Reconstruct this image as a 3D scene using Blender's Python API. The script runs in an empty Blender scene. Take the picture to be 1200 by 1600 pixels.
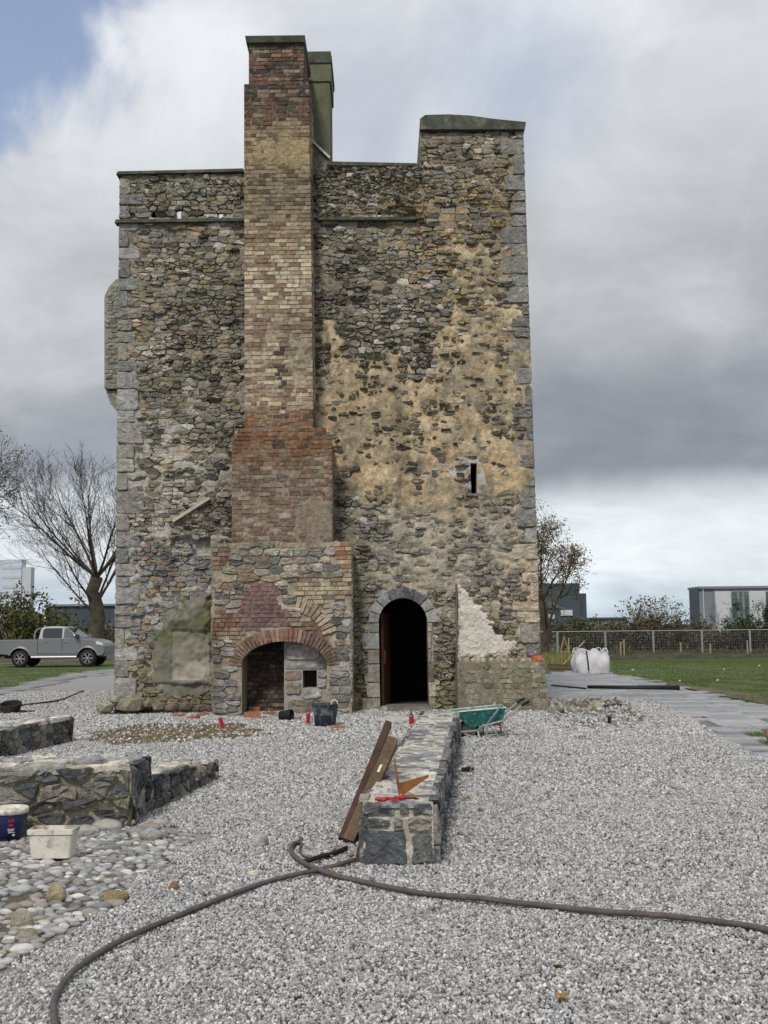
import bpy, bmesh, math, random
import numpy as np
from mathutils import Vector, Matrix
random.seed(7); rng = np.random.default_rng(7)
S = bpy.context.scene; C = S.collection
PI = math.pi; R = math.radians; U = random.uniform

# ---------------------------------------------------------------- camera
EYE = 1.64; FPX = 1600.0
PIT = math.atan(177 / 1600); ROLL = R(-0.6)
MC = Matrix.Rotation(PI / 2 + PIT, 3, 'X') @ Matrix.Rotation(ROLL, 3, 'Z')
cd = bpy.data.cameras.new('camera'); cam = bpy.data.objects.new('camera', cd); C.objects.link(cam)
cam.matrix_world = Matrix.Translation((0, 0, EYE)) @ MC.to_4x4()
cd.sensor_fit = 'VERTICAL'; cd.sensor_height = 36; cd.lens = 36
cd.clip_start = 0.1; cd.clip_end = 3000
S.camera = cam
S.render.resolution_x = 768; S.render.resolution_y = 1024

# ---------------------------------------------------------------- light
SUN_EL = R(46); SUN_AZ = R(194)          # azimuth from +Y clockwise: behind the camera, to its left
S.view_settings.view_transform = 'Standard'; S.view_settings.look = 'None'
S.view_settings.gamma = 1; S.view_settings.use_curve_mapping = False
S.view_settings.exposure = 0.12
sd = bpy.data.lights.new('sun', 'SUN'); sun = bpy.data.objects.new('sun', sd); C.objects.link(sun)
sd.energy = 2.0; sd.angle = R(8); sd.color = (1, .95, .87)
sdir = Vector((math.sin(SUN_AZ) * math.cos(SUN_EL), math.cos(SUN_AZ) * math.cos(SUN_EL), math.sin(SUN_EL)))
sun.rotation_euler = sdir.to_track_quat('Z', 'Y').to_euler()
sun.location = (0, 0, 30)

w = bpy.data.worlds.new('World'); S.world = w; w.use_nodes = True
nt = w.node_tree; nt.nodes.clear(); N = nt.nodes; L = nt.links
def nd(t, **k):
    n = N.new(t)
    for a, b in k.items(): setattr(n, a, b)
    return n
def mth(op, a, b=None, clamp=False):
    n = nd('ShaderNodeMath', operation=op, use_clamp=clamp)
    for i, v in enumerate((a, b)):
        if v is None: continue
        if isinstance(v, (int, float)): n.inputs[i].default_value = v
        else: L.new(v, n.inputs[i])
    return n.outputs[0]
def ramp(fac, pts, interp='EASE'):
    n = nd('ShaderNodeValToRGB'); n.color_ramp.interpolation = interp
    e = n.color_ramp.elements
    while len(e) < len(pts): e.new(0.5)
    for q, (p, c) in zip(e, pts):
        q.position = p; q.color = (*c, 1) if not isinstance(c, (int, float)) else (c, c, c, 1)
    L.new(fac, n.inputs[0]); return n.outputs[0]
sky = nd('ShaderNodeTexSky', sky_type='NISHITA', sun_disc=False, sun_elevation=SUN_EL, sun_rotation=SUN_AZ)
tc = nd('ShaderNodeTexCoord')
sep = nd('ShaderNodeSeparateXYZ'); L.new(tc.outputs['Generated'], sep.inputs[0])
zz = mth('MAXIMUM', sep.outputs[2], 0.0)
# the cloud layer as a plane overhead: direction divided by its height
den = mth('ADD', zz, 0.22)
cx = mth('DIVIDE', sep.outputs[0], den); cy = mth('DIVIDE', sep.outputs[1], den)
comb = nd('ShaderNodeCombineXYZ'); L.new(cx, comb.inputs[0]); L.new(cy, comb.inputs[1])
def noise(vec, scale, detail=6, rough=.55, dist=0, off=(0, 0, 0)):
    m = nd('ShaderNodeMapping'); L.new(vec, m.inputs[0]); m.inputs['Location'].default_value = off
    n = nd('ShaderNodeTexNoise'); L.new(m.outputs[0], n.inputs['Vector'])
    n.inputs['Scale'].default_value = scale; n.inputs['Detail'].default_value = detail
    n.inputs['Roughness'].default_value = rough; n.inputs['Distortion'].default_value = dist
    return n.outputs[0]
n1 = noise(tc.outputs['Generated'], 2.3, 5, .5, .6, (3.1, 1.7, .4))
n2 = noise(tc.outputs['Generated'], 6.5, 6, .55, .5, (0.4, 5.2, 2))
n3 = noise(comb.outputs[0], 2.0, 6, .6, .3, (5.4, 1.2, 2))
el = mth('ADD', zz, mth('MULTIPLY', mth('SUBTRACT', n1, .5), .16))
el = mth('ADD', el, mth('MULTIPLY', mth('SUBTRACT', n2, .5), .10))
el = mth('ADD', el, mth('MULTIPLY', sep.outputs[0], -.11))
flat = mth('ADD', zz, mth('MULTIPLY', mth('SUBTRACT', n2, .5), .06))
# low bright strip under the flat base of the cloud bank, and the bank itself
bank = ramp(el, [(.10, (.27, .30, .345)), (.19, (.29, .315, .355)), (.25, (.40, .42, .45)), (.31, (.52, .535, .56)), (.40, (.60, .62, .65)), (.50, (.70, .72, .75)), (.62, (.72, .74, .78)), (1, (.62, .65, .70))], 'LINEAR')
strip = ramp(flat, [(0.0, (.46, .55, .63)), (.03, (.60, .68, .74)), (.06, (.78, .83, .86)), (.11, (.70, .76, .80))], 'LINEAR')
base = nd('ShaderNodeMixRGB'); L.new(ramp(flat, [(.105, 0.0), (.15, 1.0)]), base.inputs[0]); L.new(strip, base.inputs[1]); L.new(bank, base.inputs[2])
shade = ramp(n3, [(.25, .80), (.5, 1.0), (.75, 1.2)], 'LINEAR')
mx = nd('ShaderNodeMixRGB', blend_type='MULTIPLY'); mx.inputs[0].default_value = 1
L.new(base.outputs[0], mx.inputs[1]); L.new(shade, mx.inputs[2])
shade2 = ramp(n2, [(.28, .88), (.72, 1.10)], 'LINEAR')
mx2 = nd('ShaderNodeMixRGB', blend_type='MULTIPLY'); mx2.inputs[0].default_value = 1
L.new(mx.outputs[0], mx2.inputs[1]); L.new(shade2, mx2.inputs[2])
x10 = nd('ShaderNodeMixRGB', blend_type='MULTIPLY'); x10.inputs[0].default_value = 1
L.new(mx2.outputs[0], x10.inputs[1]); x10.inputs[2].default_value = (10, 10, 10, 1)
# breaks in the cloud: one opens to the upper left, a faint one right of the chimneys, others higher up
def opening(px, py, r0, r1, amp):
    d = (MC @ Vector(((px - 600) / FPX, (800 - py) / FPX, -1))).normalized()
    dp = nd('ShaderNodeVectorMath', operation='DOT_PRODUCT'); L.new(tc.outputs['Generated'], dp.inputs[0]); dp.inputs[1].default_value = d
    ang = mth('ARCCOSINE', mth('MINIMUM', dp.outputs['Value'], 1.0))
    ang = mth('ADD', ang, mth('MULTIPLY', mth('SUBTRACT', n2, .5), amp))
    ang = mth('ADD', ang, mth('MULTIPLY', mth('SUBTRACT', n3, .5), amp * .5))
    return ramp(ang, [(r0, 1.0), (r1, 0.0)])
op1 = opening(-60, -130, .13, .19, .22)
op2 = mth('MULTIPLY', opening(800, 110, .0, .14, .12), .45)
op3 = mth('MULTIPLY', opening(560, 190, .0, .16, .12), .30)
gap = noise(comb.outputs[0], .9, 6, .5, .4, (1.15, 2.2, 4))
hi = mth('MULTIPLY', ramp(gap, [(.40, 1.0), (.5, 0.0)]), ramp(zz, [(.60, 0.0), (.75, 1.0)]))
op = mth('MAXIMUM', mth('MAXIMUM', op1, op2), mth('MAXIMUM', op3, hi))
cover = mth('SUBTRACT', 1.0, mth('MULTIPLY', op, .85))
tint = nd('ShaderNodeMixRGB', blend_type='MULTIPLY'); tint.inputs[0].default_value = 1; L.new(sky.outputs[0], tint.inputs[1]); tint.inputs[2].default_value = (1.75, 1.6, 1.55, 1)
mix = nd('ShaderNodeMixRGB'); L.new(cover, mix.inputs[0]); L.new(tint.outputs[0], mix.inputs[1]); L.new(x10.outputs[0], mix.inputs[2])
bg = nd('ShaderNodeBackground'); bg.inputs[1].default_value = 0.1; L.new(mix.outputs[0], bg.inputs[0])
wo = nd('ShaderNodeOutputWorld'); L.new(bg.outputs[0], wo.inputs[0])

# ---------------------------------------------------------------- measuring: pixel of the survey photo <-> place
def ray(px, py): return MC @ Vector(((px - 600) / FPX, (800 - py) / FPX, -1))
def W(px, py, Y):
    d = ray(px, py); t = Y / d.y
    return Vector((d.x * t, Y, EYE + d.z * t))
def G(px, py, z=0):
    d = ray(px, py); t = (z - EYE) / d.z
    return Vector((d.x * t, d.y * t, z))
MI = np.array(MC.transposed())
def Pn(x, y, z):
    v = MI @ np.stack([np.ravel(x), np.ravel(y), np.ravel(z) - EYE])
    return 600 - FPX * v[0] / v[2], 800 + FPX * v[1] / v[2]
def P1(x, y, z):
    a, b = Pn(np.array([x]), np.array([y]), np.array([z])); return float(a[0]), float(b[0])
def inpoly(x, y, poly):
    x = np.asarray(x); y = np.asarray(y); r = np.zeros(x.shape, bool); n = len(poly)
    for i in range(n):
        x0, y0 = poly[i][0], poly[i][1]; x1, y1 = poly[(i + 1) % n][0], poly[(i + 1) % n][1]
        if y0 == y1: continue
        c = ((y0 > y) != (y1 > y)) & (x < (x1 - x0) * (y - y0) / (y1 - y0) + x0)
        r ^= c
    return r
def vn(x, y, scale, seed=0):
    x = np.asarray(x, float) * scale; y = np.asarray(y, float) * scale
    xi = np.floor(x).astype(np.int64); yi = np.floor(y).astype(np.int64); fx_ = x - xi; fy = y - yi
    fx_ = fx_ * fx_ * (3 - 2 * fx_); fy = fy * fy * (3 - 2 * fy)
    def h(a, b):
        n = (a * 374761393 + b * 668265263 + seed * 2147483647 // 7) & 0xffffffff
        n = ((n ^ (n >> 13)) * 1274126177) & 0xffffffff
        return ((n ^ (n >> 16)) & 0xffff) / 65535.0
    return (h(xi, yi) * (1 - fx_) + h(xi + 1, yi) * fx_) * (1 - fy) + (h(xi, yi + 1) * (1 - fx_) + h(xi + 1, yi + 1) * fx_) * fy
def fbm(x, y, scale, oct=4, seed=0):
    r = 0; a = 1; t = 0
    for i in range(oct):
        r = r + a * vn(x, y, scale, seed + i * 17); t += a; a *= .5; scale *= 2.03
    return r / t
def sstep(a, b, x):
    t = np.clip((np.asarray(x, float) - a) / (b - a), 0, 1); return t * t * (3 - 2 * t)
def blob(px, py, cx, cy, rx, ry, soft=.5):
    d = np.sqrt(((px - cx) / rx) ** 2 + ((py - cy) / ry) ** 2); return 1 - sstep(1 - soft, 1 + soft, d)
def clamp(c): return tuple(max(0.0, min(1.0, v)) for v in c)
def jit(c, a=.15, b=.04):
    k = 1 + U(-a, a); return clamp(tuple(v * k * (1 + U(-b, b)) for v in c))

# ---------------------------------------------------------------- materials
def mat(name, col=None, attr=False, objcol=False, var=.25, vs=6, bump=.3, bs=45, bd=.01, rough=.88, metal=0, spec=.25,
        second=None, rnd=None, alpha=None, trans=0, emit=None, stain=False):
    m = bpy.data.materials.new(name); m.use_nodes = True
    t = m.node_tree; n = t.nodes; l = t.links; b = n['Principled BSDF']
    b.inputs['Roughness'].default_value = rough; b.inputs['Metallic'].default_value = metal
    b.inputs['Specular IOR Level'].default_value = spec
    if trans: b.inputs['Transmission Weight'].default_value = trans
    geo = n.new('ShaderNodeNewGeometry')
    def mul(a, c):
        q = n.new('ShaderNodeMixRGB'); q.blend_type = 'MULTIPLY'; q.inputs[0].default_value = 1
        l.new(a, q.inputs[1]); l.new(c, q.inputs[2]); return q.outputs[0]
    def nz(scale, det=4, ro=.6):
        q = n.new('ShaderNodeTexNoise'); l.new(geo.outputs['Position'], q.inputs['Vector'])
        q.inputs['Scale'].default_value = scale; q.inputs['Detail'].default_value = det; q.inputs['Roughness'].default_value = ro
        return q.outputs[0]
    def rmp(f, pts, interp='LINEAR'):
        q = n.new('ShaderNodeValToRGB'); e = q.color_ramp.elements; q.color_ramp.interpolation = interp
        while len(e) < len(pts): e.new(.5)
        for a, (p, c) in zip(e, pts):
            a.position = p; a.color = (c, c, c, 1) if isinstance(c, (int, float)) else (*c, 1)
        l.new(f, q.inputs[0]); return q.outputs[0]
    if rnd:
        oi = n.new('ShaderNodeObjectInfo'); out = rmp(oi.outputs['Random'], rnd)
    elif attr:
        a = n.new('ShaderNodeAttribute'); a.attribute_name = 'Col'; out = a.outputs['Color']
    else:
        q = n.new('ShaderNodeRGB'); q.outputs[0].default_value = (*col, 1); out = q.outputs[0]
    if objcol:
        oi = n.new('ShaderNodeObjectInfo'); out = mul(out, oi.outputs['Color'])
    if second:                       # (colour, noise scale, low, high)
        q = n.new('ShaderNodeMixRGB'); l.new(rmp(nz(second[1], 6), [(second[2], 0.0), (second[3], 1.0)]), q.inputs[0])
        l.new(out, q.inputs[1]); q.inputs[2].default_value = (*second[0], 1); out = q.outputs[0]
    if var:
        out = mul(out, rmp(nz(vs, 5), [(.28, 1 - var), (.72, 1 + var)]))
        out = mul(out, rmp(nz(vs * 7, 3), [(.3, 1 - var * .6), (.7, 1 + var * .6)]))
    if stain:
        mp = n.new('ShaderNodeMapping'); l.new(geo.outputs['Position'], mp.inputs[0]); mp.inputs['Scale'].default_value = (1.5, 1.5, .5)
        q = n.new('ShaderNodeTexNoise'); l.new(mp.outputs[0], q.inputs['Vector']); q.inputs['Scale'].default_value = 1.1; q.inputs['Detail'].default_value = 6; q.inputs['Roughness'].default_value = .6
        out = mul(out, rmp(q.outputs[0], [(.3, (.66, .655, .63)), (.5, 1.0), (.7, (1.18, 1.16, 1.12))]))
    l.new(out, b.inputs['Base Color'])
    if bump:
        q = n.new('ShaderNodeBump'); q.inputs['Strength'].default_value = bump; q.inputs['Distance'].default_value = bd
        l.new(nz(bs, 6, .65), q.inputs['Height']); l.new(q.outputs[0], b.inputs['Normal'])
    return m
MT = {}
MT['stone'] = mat('rubble_stone', attr=True, objcol=True, var=.42, vs=11, bump=1, bs=26, bd=.03, stain=True, second=((.40, .385, .34), 13, .60, .70))
MT['mortar'] = mat('lime_mortar', attr=True, var=.42, vs=13, bump=1, bs=30, bd=.03, stain=True)
MT['brick'] = mat('old_brick', attr=True, objcol=True, var=.42, vs=13, bump=.9, bs=45, bd=.015, stain=True, second=((.34, .29, .23), 10, .58, .72))
MT['slate'] = mat('slate_coping', (.075, .08, .06), var=.4, vs=3, bump=.6, bs=25, second=((.14, .13, .10), 5, .5, .65))
MT['core'] = mat('wall_core', (.2, .18, .15), var=.3, bump=.5)
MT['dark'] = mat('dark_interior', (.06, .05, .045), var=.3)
MT['conc'] = mat('old_concrete', attr=True, var=.25, vs=5, bump=.5, bs=30)
MT['rust'] = mat('rusty_steel', (.085, .032, .02), var=.45, vs=10, bump=.3, bs=80, rough=.8, metal=.2)
MT['cream'] = mat('lime_plaster', attr=True, var=.12, vs=5, bump=1, bs=18, bd=.03)

# ---------------------------------------------------------------- mesh helpers
class MB:
    def __init__(s): s.v = []; s.f = []; s.c = []; s.col = (1, 1, 1)
    def add(s, vs, fs, col=None):
        o = len(s.v); s.v += [tuple(p) for p in vs]; s.c += [col or s.col] * len(vs)
        s.f += [tuple(i + o for i in f) for f in fs]; return s
    def hexa(s, p, col=None):          # 8 corners: bottom 4 ccw from above, top 4
        return s.add(p, [(3, 2, 1, 0), (4, 5, 6, 7), (0, 1, 5, 4), (1, 2, 6, 5), (2, 3, 7, 6), (3, 0, 4, 7)], col)
    def box(s, x0, x1, y0, y1, z0, z1, col=None):
        return s.hexa([(x0, y0, z0), (x1, y0, z0), (x1, y1, z0), (x0, y1, z0), (x0, y0, z1), (x1, y0, z1), (x1, y1, z1), (x0, y1, z1)], col)
    def obox(s, c, ax, ay, az, col=None):   # oriented box: centre, three half axes
        c = Vector(c); ax = Vector(ax); ay = Vector(ay); az = Vector(az)
        return s.hexa([c - ax - ay - az, c + ax - ay - az, c + ax + ay - az, c - ax + ay - az,
                       c - ax - ay + az, c + ax - ay + az, c + ax + ay + az, c - ax + ay + az], col)
    def prism(s, poly, f0, f1, col=None):   # poly 2d; f0,f1 map (u,v)->3d for both ends
        n = len(poly); a = [f0(*p) for p in poly]; b = [f1(*p) for p in poly]
        return s.add(a + b, [tuple(range(n - 1, -1, -1)), tuple(range(n, 2 * n))] + [(i, (i + 1) % n, n + (i + 1) % n, n + i) for i in range(n)], col)
    def tube(s, pts, r, n=6, col=None, cap=True):
        pts = [Vector(p) for p in pts]; rr = r if isinstance(r, (list, tuple)) else [r] * len(pts)
        vs = []; fs = []; up = None
        for i, p in enumerate(pts):
            d = (pts[min(i + 1, len(pts) - 1)] - pts[max(i - 1, 0)])
            if d.length < 1e-9: d = Vector((0, 0, 1))
            d.normalize()
            if up is None:
                up = d.orthogonal().normalized()
            up = (up - d * up.dot(d))
            up = up.normalized() if up.length > 1e-6 else d.orthogonal().normalized()
            sd_ = d.cross(up)
            for k in range(n):
                a = 2 * PI * k / n; vs.append(p + (up * math.cos(a) + sd_ * math.sin(a)) * rr[i])
        for i in range(len(pts) - 1):
            for k in range(n):
                fs.append((i * n + k, i * n + (k + 1) % n, (i + 1) * n + (k + 1) % n, (i + 1) * n + k))
        if cap: fs += [tuple(range(n - 1, -1, -1)), tuple(range((len(pts) - 1) * n, len(pts) * n))]
        return s.add(vs, fs, col)
    def lathe(s, prof, c, axis=(0, 0, 1), n=20, col=None):
        ax = Vector(axis).normalized(); u = ax.orthogonal().normalized(); v = ax.cross(u); c = Vector(c)
        vs = [c + ax * h + (u * math.cos(2 * PI * k / n) + v * math.sin(2 * PI * k / n)) * r for r, h in prof for k in range(n)]
        fs = [(i * n + k, i * n + (k + 1) % n, (i + 1) * n + (k + 1) % n, (i + 1) * n + k) for i in range(len(prof) - 1) for k in range(n)]
        return s.add(vs, fs, col)
    def build(s, name, m, parent=None, smooth=False, kind=None, off=None):
        v = np.array(s.v, float).reshape(-1, 3)
        if off is not None: o = Vector(off)
        elif parent is not None: o = Vector((parent.get('_o') or (0, 0, 0)))
        else:
            lo = v.min(0); hi_ = v.max(0); o = Vector(((lo[0] + hi_[0]) / 2, (lo[1] + hi_[1]) / 2, lo[2]))
        me = bpy.data.meshes.new(name)
        me.from_pydata((v - np.array(o)).tolist(), [], s.f)
        a = me.color_attributes.new('Col', 'FLOAT_COLOR', 'POINT')
        cc = np.ones((len(s.c), 4), np.float32); cc[:, :3] = np.array(s.c, np.float32).reshape(-1, 3)
        a.data.foreach_set('color', cc.ravel())
        if smooth: me.polygons.foreach_set('use_smooth', [True] * len(me.polygons))
        me.materials.append(MT[m] if isinstance(m, str) else m)
        ob = bpy.data.objects.new(name, me); C.objects.link(ob)
        ob['_o'] = tuple(o)
        if parent is not None: ob.parent = parent
        else: ob.location = o
        if kind: ob['kind'] = kind
        return ob
def tag(o, label=None, cat=None, group=None, kind=None):
    if label: o['label'] = label
    if cat: o['category'] = cat
    if group: o['group'] = group
    if kind: o['kind'] = kind
    return o
def thing(name, loc, label, cat, group=None):
    o = bpy.data.objects.new(name, None); C.objects.link(o); o.location = loc; o['_o'] = tuple(loc)
    o.empty_display_size = .2
    return tag(o, label, cat, group)
def grid(name, m, parent, X, Y, Z, keep=None, cols=None, smooth=True, off=None, flip=False):
    """sheet through arrays X,Y,Z of shape (a,b)"""
    a, b = X.shape; idx = np.arange(a * b).reshape(a, b)
    f = np.stack([idx[:-1, :-1], idx[1:, :-1], idx[1:, 1:], idx[:-1, 1:]], -1)
    f = f[keep] if keep is not None else f.reshape(-1, 4)
    if flip: f = f[:, ::-1]
    o = np.array(off if off is not None else (parent.get('_o') if parent is not None else (0, 0, 0)), float)
    v = np.stack([X.ravel(), Y.ravel(), Z.ravel()], -1) - o
    used = np.unique(f); rem = -np.ones(a * b, int); rem[used] = np.arange(len(used))
    me = bpy.data.meshes.new(name); me.from_pydata(v[used].tolist(), [], rem[f].tolist())
    if cols is not None:
        at = me.color_attributes.new('Col', 'FLOAT_COLOR', 'POINT')
        cc = np.ones((len(used), 4), np.float32); cc[:, :3] = cols.reshape(-1, 3)[used]; at.data.foreach_set('color', cc.ravel())
    if smooth: me.polygons.foreach_set('use_smooth', [True] * len(me.polygons))
    me.materials.append(MT[m] if isinstance(m, str) else m)
    ob = bpy.data.objects.new(name, me); C.objects.link(ob); ob['_o'] = tuple(o)
    if parent is not None: ob.parent = parent
    else: ob.location = o
    return ob

# stones packed like rubble masonry: seeds in wavering courses, cells clipped half-plane by half-plane
def seeds(x0, x1, z0, z1, hmin, hmax, amin=1.0, amax=2.6, split=.22, jx=.12, jz=.14):
    out = []; z = z0
    while z < z1:
        h = U(hmin, hmax); x = x0 - U(0, h)
        while x < x1:
            w_ = h * U(amin, amax)
            if random.random() < split:
                out.append((x + w_ * U(.4, .6), z + h * .26)); out.append((x + w_ * U(.4, .6), z + h * .76))
            else: out.append((x + w_ / 2 + U(-jx, jx) * w_, z + h / 2 + U(-jz, jz) * h))
            x += w_
        z += h
    return out
def voro(sd_, asp=.5, rad=.9):
    p = [(x * asp, z) for x, z in sd_]; cell = rad / 2; gr = {}
    for i, (x, z) in enumerate(p): gr.setdefault((int(x // cell), int(z // cell)), []).append(i)
    res = []
    for i, (x, z) in enumerate(p):
        gx, gz = int(x // cell), int(z // cell)
        nb = [j for a in (-1, 0, 1) for b in (-1, 0, 1) for j in gr.get((gx + a, gz + b), ()) if j != i]
        nb.sort(key=lambda j: (p[j][0] - x) ** 2 + (p[j][1] - z) ** 2)
        h = rad * .45; poly = [(x - h, z - h), (x + h, z - h), (x + h, z + h), (x - h, z + h)]
        for j in nb[:22]:
            qx, qz = p[j]; mx_, mz = (x + qx) / 2, (z + qz) / 2; nx, nz_ = qx - x, qz - z
            new = []; m_ = len(poly)
            for k in range(m_):
                a = poly[k]; b = poly[(k + 1) % m_]
                da = (a[0] - mx_) * nx + (a[1] - mz) * nz_; db = (b[0] - mx_) * nx + (b[1] - mz) * nz_
                if da <= 0: new.append(a)
                if (da < 0 < db) or (db < 0 < da):
                    t = da / (da - db); new.append((a[0] + (b[0] - a[0]) * t, a[1] + (b[1] - a[1]) * t))
            poly = new
            if len(poly) < 3: break
        if len(poly) >= 3: res.append([(a / asp, b) for a, b in poly])
    return res
def shape(poly, gap=.012, cut=.13, wob=.008):
    cut = min(cut, .14); wob = max(wob, .007)
    n = len(poly); cx_ = sum(p[0] for p in poly) / n; cz = sum(p[1] for p in poly) / n; q = []
    for x, z in poly:
        d = math.hypot(x - cx_, z - cz) or 1e-6; k = max(.3, (d - gap * 1.25) / d); q.append((cx_ + (x - cx_) * k, cz + (z - cz) * k))
    out = []
    for i in range(n):
        a = q[i]; b = q[(i + 1) % n]
        if math.hypot(a[0] - b[0], a[1] - b[1]) < .012: out.append(a); continue
        for t in ((cut, .5 + U(-.12, .12), 1 - cut) if math.hypot(a[0] - b[0], a[1] - b[1]) > .09 else (cut, 1 - cut)): out.append((a[0] + (b[0] - a[0]) * t + U(-wob, wob), a[1] + (b[1] - a[1]) * t + U(-wob, wob)))
    return out, (cx_, cz)
def area(p): return abs(sum(p[i][0] * p[(i + 1) % len(p)][1] - p[(i + 1) % len(p)][0] * p[i][1] for i in range(len(p)))) / 2
def stone(mb, poly, cen, to3, proud, col, back=.05, bev=.12, rough=.4):
    n = len(poly); cx_, cz = cen
    if len(poly) > 2 and sum(poly[i][0] * poly[(i + 1) % n][1] - poly[(i + 1) % n][0] * poly[i][1] for i in range(n)) < 0: poly = poly[::-1]
    tx, tz = U(-.05, .05), U(-.06, .06); vs = []
    for x, z in poly: vs.append(to3(x, z, -back))
    for x, z in poly: vs.append(to3(x, z, proud * .72 + U(-rough, rough) * .5 * proud))
    for x, z in poly:
        k = 1 - bev * .55 - U(0, .10); ix, iz = cx_ + (x - cx_) * k, cz + (z - cz) * k
        vs.append(to3(ix, iz, proud * (1 + U(-rough, rough)) + tx * (x - cx_) + tz * (z - cz)))
    big = area(poly) > .022
    if big:
        for x, z in poly:
            k = U(.36, .62); vs.append(to3(cx_ + (x - cx_) * k, cz + (z - cz) * k, proud * (1.05 + U(-rough, rough)) + tx * (x - cx_) * k + tz * (z - cz) * k))
    vs.append(to3(cx_ + U(-.02, .02), cz + U(-.02, .02), proud * (1.05 + U(-rough, rough))))
    fs = []
    for i in range(n):
        j = (i + 1) % n
        fs += [(i, j, n + j, n + i), (n + i, n + j, 2 * n + j, 2 * n + i)]
        fs += [(2 * n + i, 2 * n + j, 3 * n + j), (2 * n + i, 3 * n + j, 3 * n + i), (3 * n + i, 3 * n + j, 4 * n)] if big else [(2 * n + i, 2 * n + j, 3 * n)]
    mb.add(vs, fs, col)
def brickmesh(seed):
    random.seed(seed); m = MB()
    vs = []
    for y, ins in ((.5, 0), (-.36, 0), (-.5, .035)):
        for sx, sz in ((-1, -1), (1, -1), (1, 1), (-1, 1)):
            vs.append((sx * (.5 - ins * .4) + U(-.012, .012), y + U(-.05, .05), sz * (.5 - ins) + U(-.045, .045)))
    fs = [(0, 1, 5, 4), (1, 2, 6, 5), (2, 3, 7, 6), (3, 0, 4, 7), (4, 5, 9, 8), (5, 6, 10, 9), (6, 7, 11, 10), (7, 4, 8, 11), (8, 9, 10, 11)]
    m.add(vs, fs); return m
BR = [brickmesh(900 + i) for i in range(8)]; random.seed(11)
BRM = []
for q in BR:
    o_ = q.build('brick', 'brick', off=(0, 0, 0)); BRM.append(o_.data); bpy.data.objects.remove(o_)
def brick_obj(parent, c, ax, ay, az, dims, col, name='brick'):
    """ax: along, ay: inward depth, az: up (unit vectors)"""
    o = bpy.data.objects.new(name, random.choice(BRM)); C.objects.link(o); o.parent = parent
    po = Vector(parent['_o']); m = Matrix((ax, ay, az)).transposed().to_4x4()
    for k in range(3):
        for r_ in range(3): m[r_][k] *= dims[k]
    m.translation = Vector(c) - po; o.matrix_local = m
    o.color = (*col, 1); return o
def brick_mb(mb, c, ax, ay, az, dims, col):
    q = random.choice(BR); ax, ay, az, c = Vector(ax), Vector(ay), Vector(az), Vector(c)
    mb.add([c + ax * (v[0] * dims[0]) + ay * (v[1] * dims[1]) + az * (v[2] * dims[2]) for v in q.v], q.f, col)
# ================================================================ ground, in the large
def zg(x, y): return -0.95 * sstep(34, 78, y) * sstep(-4, 6, x)
MT['ground'] = mat('grass_ground', (.075, .105, .03), var=.4, vs=.9, bump=.6, bs=30, bd=.03, second=((.10, .085, .045), 1.6, .5, .72))
gx = np.concatenate([np.linspace(-900, -60, 15), np.linspace(-54, 54, 55), np.linspace(60, 900, 15)])
gy = np.concatenate([np.linspace(-30, 110, 71), np.linspace(130, 1500, 20)])
GX, GY = np.meshgrid(gx, gy, indexing='ij')
tag(grid('ground', 'ground', None, GX, GY, zg(GX, GY) - .012), kind='structure')
# ================================================================ the tower house
Y0 = 20.0; SW = 8.3
A_, B_ = W(178, 1112, Y0), W(187, 272, Y0); D_, E_ = W(845, 1030, Y0), W(818, 205, Y0)
def xl(z): return A_.x + (B_.x - A_.x) * (z - A_.z) / (B_.z - A_.z)
def xr(z): return D_.x + (E_.x - D_.x) * (z - D_.z) / (E_.z - D_.z)
def fx(s, z): return xl(z) + s * (xr(z) - xl(z)) / SW
def fs(px, py, Y=Y0):
    p = W(px, py, Y); return (p.x - xl(p.z)) / (xr(p.z) - xl(p.z)) * SW, p.z
def f3(s, z, d): return (fx(s, z), Y0 - d, z)
ZL = W(280, 273, Y0).z; ZM = W(580, 259, Y0).z; ZT = W(740, 206, Y0).z; S1 = fs(656, 230)[0]; S0 = fs(505, 250)[0]
ZS = W(280, 348, Y0).z
tower = thing('castle_tower', (0, 24, 0), 'tall grey and tan rubble tower house with a brick chimney up its front', 'tower')

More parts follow.
